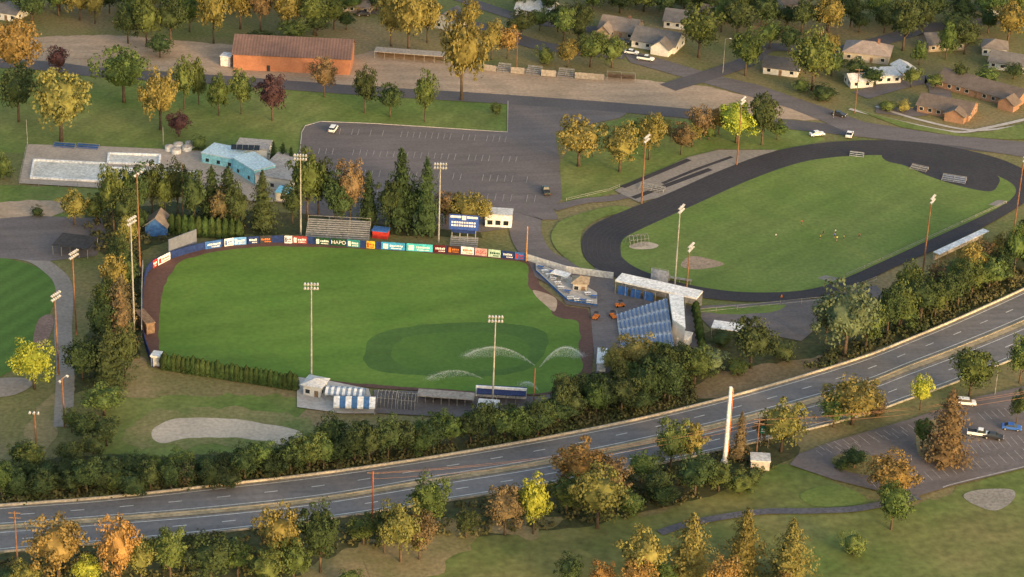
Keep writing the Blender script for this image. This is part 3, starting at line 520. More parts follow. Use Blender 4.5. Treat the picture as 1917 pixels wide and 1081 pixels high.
house(1640,158,1686,156,9,2.8,1,'flat',w_white,lgrey,'flat roofed white garage in the middle of the three by the lane',cat_='garage',name='garage',nw=3,door=False)
house(1690,150,1719,147,9,2.8,1.4,'gy',w_white,lgrey,'rightmost small white garage by the lane',cat_='garage',name='garage',nw=0)
house(1752,163,1900,204,13,2.8,2.6,'gx',w_suntint,r_brown,'long brown roofed apartment row at the right edge',nw=9,cat_='house',annex=(14,6,5))
house(1716,210,1812,229,12,2.8,2.4,'gx',w_suntint,r_brown,'low house with sun-tinted walls and brown roof behind the lawn verge',nw=6,annex=(5,7,4))
house(1850,128,1935,142,10,3,2.6,'gx',w_blue,r_grey,'pale blue house with a grey roof at the right edge',nw=5)
house(1738,98,1806,94,10,3,2.8,'gx',w_tan,r_grey,'grey roofed tan house behind the slim green tree')
house(965,30,1032,38,10,3,2.4,'gx',w_white,lgrey,'white roofed house at the top beyond the brick building')
house(812,52,850,60,10,3.5,3,'gy',w_white,r_grey,'narrow grey roofed house between the tall golden trees',nw=2)
house(1466,32,1512,26,9,5,2.5,'gx',w_cream,r_brown,'two storey white house at the top edge, sun warmth put into its cream walls')  # cream colour stands in for white siding lit orange by the sun
house(-20,34,30,42,12,3,2.5,'gx',w_white,r_grey,'white house at the top left corner')
house(1838,104,1884,108,9,3,2.5,'hip',w_white,r_tan,'small tan hipped roof house near the right edge')
house(1846,28,1902,32,10,3,2.8,'gx',w_blue,r_dark,'blue grey house at the top right corner')
house(640,22,690,28,9,3,2.4,'gx',w_tan,r_tan,'tan roofed house at the top behind the street')
house(1310,40,1350,46,9,3,2.6,'gx',w_tan,r_brown,'small brown roofed house between trees at the top')
e,wd_=house(437,131,655,141,17,6.2,4.2,'gx',mat('hall_orange_brick',(.40,.18,.105),(.34,.15,.085),.3,1.5,.15),mat('corrugated_brown_roof',(.155,.10,.09),(.12,.08,.072),.3,1.5,.15,lines=(0,1.1,.16,'o')),'long orange brick hall with a brown corrugated roof','building',name='brick_hall',nw=0)
mb=MB(); mb.box(4,-8.56,.05,9,-8.5,4.2); mb.build('door',mat('hall_door',(.3,.14,.08)),e)
mb=MB(); mb.box(-9,-8.56,.05,-7.8,-8.5,2.3); mb.build('door',dark,e)
house(413,124,431,126,4,3.6,.3,'flat',white,white,'white cube shed beside the orange brick hall','shed',name='storage_shed',nw=0)
house(272,442,311,445,7,3.6,2.6,'gy',blue,r_tan,'blue shed with a tan gabled roof left of the outfield wall','shed',name='storage_shed',nw=0,door=False)
e,_=house(908,425,957,428,5,4.2,.4,'flat',white,lgrey,'white ticket building by the parking lot entrance','building',name='ticket_building',nw=0)
for i in range(3):
    mb=MB(); mb.box(-3.4+i*2.5,-2.56,.9,-1.8+i*2.5,-2.5,2.4); mb.build('window',glass,e)
house(893,784,930,787,5,3,.4,'flat',white,lgrey,'small white block building below the navy dugout','building',name='block_building',nw=2)
house(1405,880,1440,882,4,2.6,.3,'flat',conc,lgrey,'small grey utility building at the foot of the white mast','building',name='utility_building',nw=0)
house(568,741,600,747,5,3.4,1.2,'hip',w_white,lgrey,'small pale concession hut on the concrete pad','building',name='concession_hut',nw=2)
def canopy(x0,y0,x1,y1,d,h,mats,label,name,kind='flat',n=4,th=.25,cat_='canopy',back=None,stripes=0,rh=1.5):
    loc,ang,w_=frame(x0,y0,x1,y1,d); e=empty(name,loc,ang,label,cat_); mb=MB()
    if stripes:
        for i in range(stripes):
            a=-w_/2+w_*i/stripes; b=a+w_/stripes
            if kind=='flat': mb.box(a,-d/2,h,b,d/2,h+.1,i%2)
            else:
                for s in (-1,1):
                    mb.face([(a,s*d/2,h),(b,s*d/2,h),(b,0,h+rh),(a,0,h+rh)],i%2)
                    mb.face([(a,s*d/2,h-.5),(b,s*d/2,h-.5),(b,s*d/2,h),(a,s*d/2,h)],i%2)
    else: mb.box(-w_/2,-d/2,h,w_/2,d/2,h+th)
    mb.build('roof',mats,e)
    for i in range(n):
        for s in (-1,1):
            x=-w_/2+.15+(w_-.3)*i/(n-1); q=MB(); q.tube((x,s*(d/2-.15),0),(x,s*(d/2-.15),h-.003),.08,n=6); q.build('post',steel,e)
    if back:
        q=MB(); q.box(-w_/2+.3,d/2-.5,0,w_/2-.3,d/2-.3,h-.01); q.build('wall',back,e)
    return e,w_
tb=mat('tent_blue',(.07,.16,.32))
canopy(608,752,682,757,4.5,2.5,[white,mat('grey_blue_cloth',(.22,.28,.36))],'narrow awning with grey and white stripes above the peaked tent','striped_awning',n=4,stripes=14,kind='gable',rh=.8,cat_='awning')
canopy(624,776,702,778,6,2.4,[white,tb],'peaked tent with broad blue and white stripes','striped_tent',n=3,stripes=7,kind='gable',rh=1.5,cat_='tent')
canopy(780,757,886,765,4,2.4,mat('worn_roof',(.3,.27,.24)),'long pale roofed dugout beside the batting cage','dugout',n=8,back=dark,cat_='dugout')
canopy(892,754,984,759,5,2.6,mat('navy_roof',(.03,.045,.12)),'dugout with a dark navy roof and white edge','dugout',n=6,back=navy,cat_='dugout')
mb=MB(); a=G(890,744); b=G(985,750); mb.box(0,0,0,(b-a).length,.5,3.5); o=mb.build('screen_wall',white); o.location=a; o.rotation_euler.z=math.atan2((b-a).y,(b-a).x); tag(o,'long low white wall along the back edge of the navy dugout','wall')
e,w_=canopy(1150,552,1302,586,5.5,4.3,white,'long white canopy roof of the stadium entrance beside the track','entrance_canopy',n=9,back=mat('canopy_wall',(.3,.31,.33)),th=.5)
for i in range(3):
    q=MB(); q.box(-w_/2+1+i*4,-2.4,.1,-w_/2+4+i*4,-2.2,3); q.build('counter',blue,e)
canopy(700,110,832,120,5,2.6,mat('old_concrete',(.36,.32,.28)),'open concrete stall row right of the brick hall','stall_row',n=8,back=mat('stall_back',(.10,.07,.05)))
canopy(1757,492,1850,448,2.4,2.6,white,'long narrow white roof beside the lower track straight','canopy',n=7,cat_='canopy',back=grey)
canopy(1330,632,1385,640,5,3,white,'small white canopy below the track near the dark tree','canopy',n=3)
canopy(1030,527,1060,535,3,2.6,white,'small white canopy on the party deck','canopy',n=3)
canopy(98,478,165,486,9,3.2,mat('shelter_roof',(.06,.055,.055)),'dark flat roofed shelter on the paved area at left','shelter',n=5,cat_='shelter')
def cage(x0,y0,x1,y1,d,h,label):
    loc,ang,w_=frame(x0,y0,x1,y1,d); e=empty('batting_cage',loc,ang,label,'batting cage'); n=6; fr=MB(); net=MB()
    for i in range(n):
        x=-w_/2+w_*i/(n-1); prev=None
        for k in range(9):
            t=math.pi*k/8; p=(x,-math.cos(t)*d/2,math.sin(t)*h)
            if prev: fr.tube(prev,p,.07,n=5)
            prev=p
    for k in (2,4,6):
        t=math.pi*k/8; fr.tube((-w_/2,-math.cos(t)*d/2,math.sin(t)*h),(w_/2,-math.cos(t)*d/2,math.sin(t)*h),.05,n=5)
    fr.build('frame',steel,e)
    for k in range(8):
        for j in range(14):
            x=-w_/2+w_*j/14; a=math.pi*k/8; b=a+math.pi/8
            net.tube((x,-math.cos(a)*d/2,math.sin(a)*h),(x,-math.cos(b)*d/2,math.sin(b)*h),.04,n=3)
    net.build('netting',dark,e)
cage(705,765,740,768,6,4,'left arched batting cage with dark netting beside the pale dugout')
cage(744,768,776,770,6,3.6,'right arched batting cage with dark netting beside the pale dugout')
cage(1180,466,1215,462,4,3.5,'small arched practice cage inside the track')
def bleacher(x0,y0,x1,y1,d,h,rows,label,m=alu,flip=False,group='bleachers',back=False,benchm=None):
    loc,ang,w_=frame(x0,y0,x1,y1,d); e=empty('bleacher',loc,ang+(math.pi if flip else 0),label,'bleacher',group)
    for i in range(rows):
        y=-d/2+d*(i+.5)/rows; z=.4+(h-.4)*i/max(1,rows-1); q=MB(); q.box(-w_/2,y-.16,z,w_/2,y+.16,z+.06); q.build('bench',benchm or m,e)
    fl=MB()
    for i in range(rows): 
        y=-d/2+d*(i)/rows; z=.1+(h-.4)*i/max(1,rows-1); fl.box(-w_/2,y+.3,z,w_/2,y+d/rows+.02,z+.05)
    fl.build('footboard',m,e)
    fr=MB(); n=max(3,int(w_/4)); rl=.9 if h>2 else .15
    for i in range(n):
        x=-w_/2+w_*i/(n-1)
        fr.tube((x,-d/2,.3),(x,d/2,h),.06,n=5); fr.tube((x,d/2,0),(x,d/2,h+rl),.06,n=5); fr.tube((x,0,0),(x,0,h/2),.06,n=5); fr.tube((x,-d/2,.05),(x,d/2,.05),.06,n=5)
    fr.tube((-w_/2,d/2,h+rl),(w_/2,d/2,h+rl),.06,n=5); fr.build('frame',steel,e)
    if back: q=MB(); q.box(-w_/2,d/2+.05,.2,w_/2,d/2+.12,h+.6); q.build('back_panel',m,e)
bg_=mat('blue_grey_metal',(.28,.32,.40))
bleacher(570,457,688,463,10,4.2,12,'long aluminium bleachers above the outfield wall')
bleacher(842,462,893,465,4,1.6,5,'short grey bleacher under the scoreboard')
bleacher(1218,526,1250,532,4,3.6,6,'blue grey bleacher seen from behind at the track corner',flip=True,back=True,m=bg_)
bleacher(1252,528,1292,534,3,1.6,4,'low bench bleacher right of the blue grey bleacher',flip=True)
bleacher(1702,318,1732,325,3,1.1,3,'small silver bleacher on the black jump area, left one',m=grey)
bleacher(1762,340,1806,347,3.5,1.4,4,'small silver bleacher on the black jump area, right one',m=bg_)
bleacher(1195,356,1240,364,3,1.4,4,'silver bleacher on the grey apron above the track',m=grey)
bleacher(1590,294,1616,297,2,1.2,3,'small green and white bleacher at the top bend of the track',m=dgreen,benchm=lgrey)
bleacher(98,278,138,281,3,1,3,'blue bench stand at the pool edge, left half',m=blue)
bleacher(142,280,182,283,3,1,3,'blue bench stand at the pool edge, right half',m=blue)
pc=mat('pale_bleacher',(.34,.30,.26)); O6=['first','second','third','fourth','fifth','sixth','seventh']
for i,(a,b,c,d_) in enumerate([(905,133,928,136),(930,136,953,138),(956,138,981,140),(984,140,1010,143),(1013,143,1040,145),(1043,145,1071,148),(1076,148,1130,152)]):
    bleacher(a,b,c,d_,4.5,2,5,f'{O6[i]} pale bleacher from the left, in the row on the dirt yard',m=pc,benchm=alu,flip=i%2==0,back=i%2==0,group='bleachers stored on the dirt yard')
bleacher(1136,153,1188,157,5,3.2,6,'brown wooden bleacher at the right end of the row on the dirt yard',m=wood,flip=True,group='bleachers stored on the dirt yard')
# grandstand
e=empty('grandstand',G(1208,640),0,'raked grandstand of blue seats beside home plate','grandstand')
fb,ft,bb,bt=G(1163,649,.8),G(1154,588,.8),G(1262,646,6.5),G(1249,557,6.5)
seat=mat('blue_seats',(.17,.235,.38),(.20,.265,.40),.5,2,.2); rows=12; st=MB()
for i in range(rows):
    t0=i/rows; t1=(i+1)/rows; a0=fb.lerp(bb,t0); a1=fb.lerp(bb,t1); b0=ft.lerp(bt,t0); b1=ft.lerp(bt,t1); z=a0.z
    V=lambda p,zz: Vector((p.x,p.y,zz))-e.location
    st.face([V(a0,z),V(a1,z),V(b1,z),V(b0,z)]); st.face([V(a1,z),V(b1,z),V(b1,a1.z),V(a1,a1.z)]); 
    st.face([V(a0,0),V(a1,0),V(a1,z),V(a0,z)]); st.face([V(b0,0),V(b1,0),V(b1,z),V(b0,z)])
    for s,(u0,u1) in enumerate(((.02,.21),(.275,.47),(.535,.73),(.795,.98))):
        q=MB()
        def P(u,w2,zz):
            p=a0.lerp(b0,u)+(a1-a0)*w2; return Vector((p.x,p.y,zz))-e.location
        for (w0,w1,z0,z1) in ((.3,.66,z+.38,z+.45),(.66,.74,z+.3,z+.8)):
            c=[P(u0,w0,z0),P(u0,w1,z0),P(u1,w1,z0),P(u1,w0,z0)]; k=[P(u0,w0,z1),P(u0,w1,z1),P(u1,w1,z1),P(u1,w0,z1)]
            q.face(k); q.face(c)
            for j in range(4): q.face([c[j],c[(j+1)%4],k[(j+1)%4],k[j]])
        q.build('seat_row',seat,e)
V=lambda p,zz: Vector((p.x,p.y,zz))-e.location
st.face([V(fb,0),V(ft,0),V(ft,.8),V(fb,.8)]); st.face([V(bb,0),V(bt,0),V(bt,6.5),V(bb,6.5)]); st.build('tier_floor',mat('stand_concrete',(.58,.59,.62)),e)
g_=MB()
for z in (1.6,2.0): g_.tube(V(fb,z),V(ft,z),.04,n=5)
g_.build('railing',steel,e)
e=empty('press_box',(0,0,0),0,'white press box along the top of the blue grandstand','press box')
P0,P1,P2,P3=G(1259,604,7),G(1283,620,7),G(1279,558,7),G(1252,556,7)
def quadbox(name,m,par,P,z0,z1,inset=0):
    c=sum((p for p in P),Vector())/4; q=MB(); pts=[p+(c-p).normalized()*inset for p in P]
    a=[(p.x,p.y,z0) for p in pts]; b=[(p.x,p.y,z1) for p in pts]; q.face(b); q.face(a[::-1])
    for i in range(4): j=(i+1)%4; q.face([a[i],a[j],b[j],b[i]])
    return q.build(name,m,par)
quadbox('wall',w_white,e,[P0,P1,P2,P3],0,7.6,.6); quadbox('roof',white,e,[P0,P1,P2,P3],7.603,8.0)
house(1266,652,1284,656,5,3,.3,'flat',w_white,lgrey,'small white stair hut behind the lower end of the grandstand','hut',name='stair_hut',nw=0)
# party deck
e=empty('party_deck',(0,0,0),0,'angled party deck with blue fascia and pale tables at the field corner','deck')
DK=[G(1003,505,.9),G(1062,560,.9),G(1118,570,.9),G(1118,548,.9),G(1062,515,.9),G(1003,492,.9)]
q=MB(); q.face([(p.x,p.y,.9) for p in DK]); q.build('floor',conc,e)
q=MB()
for i in range(6): a=DK[i]; b=DK[(i+1)%6]; q.face([(a.x,a.y,0),(b.x,b.y,0),(b.x,b.y,.895),(a.x,a.y,.895)])
q.build('fascia',blue,e)
q=MB()
for i in range(2): 
    for z in (1.4,1.9): q.tube((DK[i].x,DK[i].y,z),(DK[i+1].x,DK[i+1].y,z),.05,n=5)
q.build('railing',steel,e)
def table(x,y,label,top=white):
    p=G(x,y,.9); e=empty('picnic_table',p,random.uniform(-.3,.3),label,'table','pale picnic tables on the party deck')
    q=MB(); q.box(-1,-.4,.72,1,.4,.78); q.build('table_top',top,e)
    for s in (-1,1):
        q=MB(); q.box(-1,s*.75-.14,.42,1,s*.75+.14,.47); q.build('bench',top,e)
        q=MB(); q.box(s*.7-.05,-.7,0,s*.7+.05,.7,.42); q.box(s*.7-.05,-.1,.423,s*.7+.05,.1,.717); q.build('leg',steel,e)
tp=[(1012,503),(1020,510),(1028,517),(1036,524),(1044,532),(1050,541),(1062,548),(1068,560),(1080,563),(1092,565),(1104,567),(1035,512),(1046,517),(1056,525),(1112,558),(1100,552)]
tp.sort()
for i,t in enumerate(tp): table(*t,f'{ORD[i]} picnic table from the left on the party deck',white if i%3 else blue)
house(1072,548,1098,550,4,3.2,1.6,'hip',w_cream,tan,'small tan roofed announcer hut on the party deck','hut',name='announcer_hut',nw=2)
# pool
for pts,lab in (([(64,303),(198,310),(195,343),(58,336)],'left empty white basin of the swimming pool'),([(204,291),(300,294),(298,312),(202,308)],'upper empty white basin of the swimming pool'),([(204,318),(370,327),(364,358),(200,346)],'lower right empty white basin of the swimming pool')):
    e=empty('pool_basin',G(*pts[0]),0,lab,'pool'); P=[G(*p)-e.location for p in pts]; q=MB(); q.face([(p.x,p.y,Z[0]+.05) for p in P]); q.build('floor',mat('pool_white',(.66,.63,.57),(.5,.48,.43),.2),e)
    q=MB()
    for i in range(4):
        a=P[i]; b=P[(i+1)%4]; v=(b-a).normalized(); n=Vector((-v.y,v.x,0))*.3
        f=[a-n,b-n,b+n,a+n]; q.face([(p.x,p.y,1.0) for p in f])
        for k in range(4): q.face([(f[k].x,f[k].y,0),(f[(k+1)%4].x,f[(k+1)%4].y,0),(f[(k+1)%4].x,f[(k+1)%4].y,1.0),(f[k].x,f[k].y,1.0)])
    q.build('rim',mat('bright_white_rim',(.85,.84,.82)),e)
def block(par,x0,y0,x1,y1,d,h,wm,rm,nwin=0):
    loc,ang,w_=frame(x0,y0,x1,y1,d); q=MB(); q.box(-w_/2,-d/2,0,w_/2,d/2,h); o=q.build('wall',wm,par); r=MB(); r.box(-w_/2-.2,-d/2-.2,h+.003,w_/2+.2,d/2+.2,h+.3); ro=r.build('roof',rm,par)
    for k in (o,ro): k.location=loc; k.rotation_euler.z=ang
    for i in range(nwin):
        x=-w_/2+w_*(i+.5)/nwin; g=MB(); g.box(x-.6,-d/2-.05,.9,x+.6,-d/2+.02,2.1); g=g.build('window',glass,par); g.location=loc; g.rotation_euler.z=ang
e=empty('pool_house',(0,0,0),0,'flat roofed pool house with bright cyan walls','building')
tfr=mat('tan_flat_roof',(.42,.37,.33)); prf=mat('pale_cyan_roof',(.55,.68,.72))
block(e,378,306,440,318,9,3.6,cyan,prf,3); block(e,436,322,476,347,8,5,cyan,prf,2); block(e,478,350,541,360,20,4,w_white,tfr,3); block(e,516,377,541,380,5,3,w_white,cyan,1); block(e,440,300,500,305,8,4.4,w_white,tfr,0)
q=MB()
for i in range(5):
    x=i*1.9; q.face([(x,0,0),(x+1.75,0,0),(x+1.75,2,1),(x,2,1)])
o=q.build('solar_panel',glass,e); o.location=G(432,280,5); 
for i,(x,y) in enumerate([(318,283),(334,278),(350,283),(330,288),(356,276)]):
    e2=empty('water_tank',G(x,y),0,f'{ORD[[0,2,3,1,4][i]]} squat white round tank from the left beside the pool house','tank','white round tanks by the pool house')
    q=MB(); q.tube((0,0,0),(0,0,1.8),1.6,n=18); q.build('tank_body',white,e2); q=MB(); q.tube((0,0,1.803),(0,0,2.3),1.65,.4,n=18); q.build('lid',tfr,e2)
# ------------------------------------------------------------ outfield wall, banners, scoreboard
WL=[(286,688),(270,640),(268,580),(271,530),(283,505),(318,487),(380,469),(440,460),(510,456),(560,457),(620,461),(700,467),(800,473),(870,477),(985,489)]
WP=[G(*q) for q in cat(WL,False,6)]
longwall('outfield_wall',WP,2.6,.2,navy,'long curved navy outfield wall around the ball field','wall')
longwall('side_wall',[G(*q) for q in [(268,510),(266,560),(266,632)]],4,.2,grey,'tall grey side wall along the left field corner','wall')
longwall('side_wall',[G(*q) for q in [(985,489),(1060,512),(1148,524)]],2.4,.2,lgrey,'pale wall running from the foul pole to the entrance canopy','wall')
def wy(x):
    for i in range(4,len(WL)-1):
        if WL[i][0]<=x<=WL[i+1][0]: return WL[i][1]+(WL[i+1][1]-WL[i][1])*(x-WL[i][0])/(WL[i+1][0]-WL[i][0])
    return WL[4][1]
def text(body,size,m,par,loc,name='lettering',rx=math.pi/2):
    cu=bpy.data.curves.new(name,'FONT'); cu.body=body; cu.size=size; cu.align_x='CENTER'; cu.align_y='CENTER'; cu.extrude=.01
    o=bpy.data.objects.new('t',cu); C.objects.link(o); dg=bpy.context.evaluated_depsgraph_get(); me=bpy.data.meshes.new_from_object(o.evaluated_get(dg)); bpy.data.objects.remove(o)
    me.materials.clear(); me.materials.append(m); q=bpy.data.objects.new(name,me); C.objects.link(q); q.parent=par; q.location=loc; q.rotation_euler=(rx,0,0); return q
B=[(286,293,red,None,white,'small red'),(295,318,white,None,red,'white'),(384,414,blue,None,white,'bright blue'),(420,437,white,None,blue,'white and blue'),(438,461,mat('sky_blue',(.15,.35,.7)),None,white,'sky blue'),(464,484,navy,None,white,'dark navy'),(486,509,dark,None,orange,'black and orange'),(533,547,white,None,navy,'small white'),(548,575,mat('dusk_red',(.3,.06,.06)),None,white,'dusky red'),(590,618,dgreen,None,white,'plain dark green'),(620,648,dgreen,'HAPO',white,'dark green HAPO'),(650,674,mat('teal_paint',(.03,.2,.2)),None,white,'teal'),(686,702,yellow,None,red,'small yellow'),(714,758,mat('lake_blue',(.05,.3,.55)),None,white,'lake blue'),(761,810,mat('turquoise',(.08,.5,.55)),None,white,'wide turquoise'),(812,835,maroon,None,white,'maroon'),(838,861,mat('dark_brown_paint',(.06,.03,.025)),None,orange,'dark brown'),(863,887,white,None,orange,'white with orange marks'),(889,912,mat('pale_pink',(.6,.35,.33)),'ASG',red,'pink ASG'),(914,937,mat('pale_green',(.45,.6,.45)),None,dgreen,'pale green'),(939,962,navy,None,white,'navy with white marks'),(964,984,blue,None,red,'blue and red')]
for i,(x0,x1,bgm,tx,fm,nm) in enumerate(B):
    a=G(x0,wy(x0)); b=G(x1,wy(x1)); v=b-a; ang=math.atan2(v.y,v.x); n=Vector((v.y,-v.x,0)).normalized(); wd=v.length
    e=empty('advertising_banner',(a+b)/2+n*.16,ang,f'{nm} advertising banner on the outfield wall'+(' by the left corner' if x0<300 else ''),'banner','advertising banners on the outfield wall')
    q=MB(); q.box(-wd/2,-.04,.15,wd/2,.04,2.75); q.build('panel',bgm,e)
    if tx: text(tx,1.7,fm,e,(0,-.06,1.45))
    else:
        rnd=random.Random(i); q=MB(); x=-wd*.36
        if rnd.random()<.5: q.box(-wd*.42,-.065,.6,-wd*.42+wd*.2,-.045,2.2); x=-wd*.14
        while x<wd*.36:
            s=rnd.uniform(.25,.5); q.box(x,-.06,1.3,x+s,-.045,1.3+rnd.uniform(.5,.7)); x+=s+.15
        x=-wd*.1
        while x<wd*.34: s=rnd.uniform(.2,.35); q.box(x,-.06,.6,x+s,-.045,.95); x+=s+.12
        q.build('emblem',fm,e)
def board(name,x0,y0,x1,y1,zb,zt,m,label,cat_):
    a=G(x0,y0); b=G(x1,y1); v=b-a; e=empty(name,(a+b)/2,math.atan2(v.y,v.x),label,cat_); w_=v.length
    q=MB(); q.box(-w_/2,-.15,zb,w_/2,.15,zt); q.build('panel',m,e)
    for s in (-.4,-.13,.13,.4): q=MB(); q.tube((s*w_,.3,0),(s*w_,.3,zt-.2),.15,n=8); q.build('post',steel,e)
    return e,w_
e,w_=board('scoreboard',840,452,895,456,4.2,9.2,mat('scoreboard_blue',(.04,.09,.33)),'blue scoreboard with white number boxes above the outfield wall','scoreboard')
for r_ in range(2):
    for i in range(10):
        q=MB(); x=-w_*.42+i*w_*.084; q.box(x,-.2,6.4-r_*1.0,x+w_*.06,-.155,7.0-r_*1.0); q.build('number_box',white,e)
for a,b,c,d_ in ((-.46,-.1,8.2,8.9),(.1,.46,8.2,8.9),(-.07,.07,7.6,9.0)): q=MB(); q.box(w_*a,-.2,c,w_*b,-.155,d_); q.build('sponsor_panel',white,e)
q=MB(); q.box(-w_*.4,-.2,3.2,w_*.4,.1,4.15); q.build('lower_panel',navy,e)
board('hitting_screen',316,484,368,464,1,6.2,mat('screen_grey',(.15,.165,.21),(.12,.135,.17),.3,1.5,.15),'grey blue wooden backdrop screen behind the left outfield wall','screen')
house(697,446,725,449,3,2.4,1,'flat',red,blue,'small blue and red booth above the outfield wall','booth',name='ticket_booth',nw=0)
house(275,628,290,625,9,3.4,.3,'flat',wood,wood,'narrow brown wooden bullpen shelter at the left field wall','shelter',name='bullpen_shelter',nw=0)
house(283,686,299,688,3,3,.2,'flat',lgrey,white,'small pale block at the lower left field corner','shed',name='storage_shed',nw=0)
house(1117,697,1133,698,9,2.6,.2,'flat',white,white,'narrow white trailer shaped box at the end of the concourse','shed',name='storage_shed',nw=0)
# ------------------------------------------------------------ poles
def light_tower(x,y,h,m,label,side=True,lamps=(5,2),arm=1.9,group='floodlight towers'):
    H=HM(x,y,h); e=empty('floodlight_tower',G(x,y),1.15 if side else random.uniform(-.1,.1),label,'floodlight',group)
    q=MB(); q.tube((0,0,0),(0,0,H),.28,.16,n=10); q.build('pole',m,e)
    n,rw=lamps
    for k in range(rw):
        z=H-.4-k*1.25; q=MB(); q.box(-arm,-.08,z-.08,arm,.08,z+.08); q.build('crossarm',steel,e)
        for i in range(n):
            lx=-arm+.2+(2*arm-.4)*i/max(1,n-1); q=MB(); q.tube((lx,-.15,z+.26),(lx,-.7,z-.05),.2,.36,n=10); l=q.build('lamp',lgrey,e)
            g=MB(); g.tube((lx,-.705,z-.053),(lx,-.74,z-.07),.33,n=10); g.build('lens',alu,l)
for a in [(583,716,187,steel,'tall grey floodlight tower behind the hedge and concession hut',False),(922,757,168,steel,'tall grey floodlight tower beside the navy roofed dugout',False),(252,622,212,steel,'tall pale floodlight tower by the left field corner'),(263,520,192,rust,'brown floodlight pole at the blue shed',True,(3,1)),(563,442,150,steel,'floodlight tower at the left end of the aluminium bleachers',False),(821,454,146,steel,'floodlight tower left of the scoreboard',False),(1262,548,160,steel,'floodlight tower rising behind the press box'),(1284,562,104,rust,'shorter brown floodlight pole at the entrance canopy'),(1201,382,124,rust,'brown floodlight pole at the grey jump apron'),(1379,310,122,rust,'brown floodlight pole in front of the dark tree above the track'),(1727,512,142,rust,'brown floodlight pole by the lower track straight'),(1898,432,138,rust,'brown floodlight pole at the right edge beside the track'),(143,627,156,rust,'brown floodlight pole on the path left of the stadium'),(110,702,154,rust,'brown floodlight pole at the edge of the striped field'),(121,800,95,rust,'slim floodlight pole at the lower end of the left path',True,(2,1)),(68,836,68,rust,'short floodlight pole at lower left on worn ground',False,(3,1),1.3)]:
    light_tower(*a)
def pole(x,y,h,r,m,label,name='utility_pole',cat_='pole',arms=0,group=None):
    H=HM(x,y,h); e=empty(name,G(x,y),0,label,cat_,group); q=MB(); q.tube((0,0,0),(0,0,H),r,r*.7,n=10); q.build('pole',m,e)
    for i in range(arms): q=MB(); q.box(-1.4,-.08,H-.6-i*1.3,1.4,.08,H-.42-i*1.3); q.build('crossarm',wood,e)
    return e,H
pole(985,491,66,.2,mat('orange_pole',(.5,.25,.08)),'orange yellow foul pole at the right end of the outfield wall','foul_pole')
pole(998,772,84,.2,rust,'brown wooden pole right of the navy dugout')
pole(343,412,106,.15,rust,'thin brown pole among the trees below the pool')
pole(697,994,116,.26,mat('red_brown_pole',(.32,.11,.07)),'red brown pole on the near side of the highway',arms=1)
pole(35,1085,134,.2,rust,'dark utility pole at lower left beyond the highway',arms=2)
e,Hm_=pole(1356,868,146,.62,mat('white_mast',(.8,.79,.76)),'thick white mast standing beside the highway','mast','mast')
q=MB(); q.tube((0,0,0),(0,0,1),1.1,.9,n=12); q.build('base',conc,e); q=MB(); q.box(.6,-.2,2,.78,.2,Hm_-.3); q.build('edge_strip',orange,e)  # narrow orange strip down the right side of the mast
pole(1415,860,80,.2,rust,'brown utility pole right of the white mast',arms=2)
pole(52,276,50,.12,steel,'thin grey pole at the left pool corner'); pole(967,128,64,.16,rust,'brown pole right of the tall golden tree on the dirt yard',arms=1); pole(1600,212,80,.18,rust,'brown utility pole left of the long brick apartment row',arms=2); pole(306,278,38,.12,steel,'short pale pole by the round tanks'); pole(1862,740,46,.12,steel,'slim pole by the lower right lot'); pole(1560,222,16,.1,steel,'short post at the street corner')
e,H=pole(1353,138,62,.13,steel,'pale street lamp beside the green tree at the top','street_lamp','street lamp'); q=MB(); q.tube((0,0,H-.1),(1.6,-.3,H+.3),.06,n=6); q.build('arm',steel,e); q=MB(); q.box(1.4,-.5,H+.2,2.2,-.15,H+.38); q.build('lamp',white,e)
e=empty('highway_sign',G(1430,838),-.3,'small green sign on two posts right of the white mast','sign'); q=MB(); q.box(-1.3,-.06,4,1.3,.06,6.2); q.build('panel',mat('sign_green',(.02,.22,.14)),e)
for z0_,x1_ in ((5.2,.7),(4.6,1)): q=MB(); q.box(-1.1,-.085,z0_,x1_,-.065,z0_+.28); q.build('emblem',white,e)
for s in (-1,1): q=MB(); q.tube((s,.12,0),(s,.12,6),.07,n=6); q.build('post',steel,e)
def wire(a,b,sag,label):
    mb=MB(); p=a
    for i in range(1,19):
        t=i/18; q=a.lerp(b,t)+Vector((0,0,-sag*4*t*(1-t))); mb.tube(p,q,.035,n=4); p=q
    tag(mb.build('power_line',mat('wire_copper',(.3,.16,.09))),label,'wire','power lines over the highway')
pa=G(697,994); pb=G(1415,860); pc_=G(2000,815); 
for i,(dz,dx) in enumerate(((0,-1.2),(0,1.2),(-1.6,0))):
    a=pa+Vector((dx,0,HM(697,994,112)+dz)); b=pb+Vector((dx,0,HM(1415,860,76)+dz)); c=pc_+Vector((dx,0,16+dz))
    nm=['left','right','lowest'][i]
    wire(a,b,2.5,f'{nm} power line between the red brown pole and the mast side pole'); wire(b,c,2,f'{nm} power line from the mast side pole to the right edge')
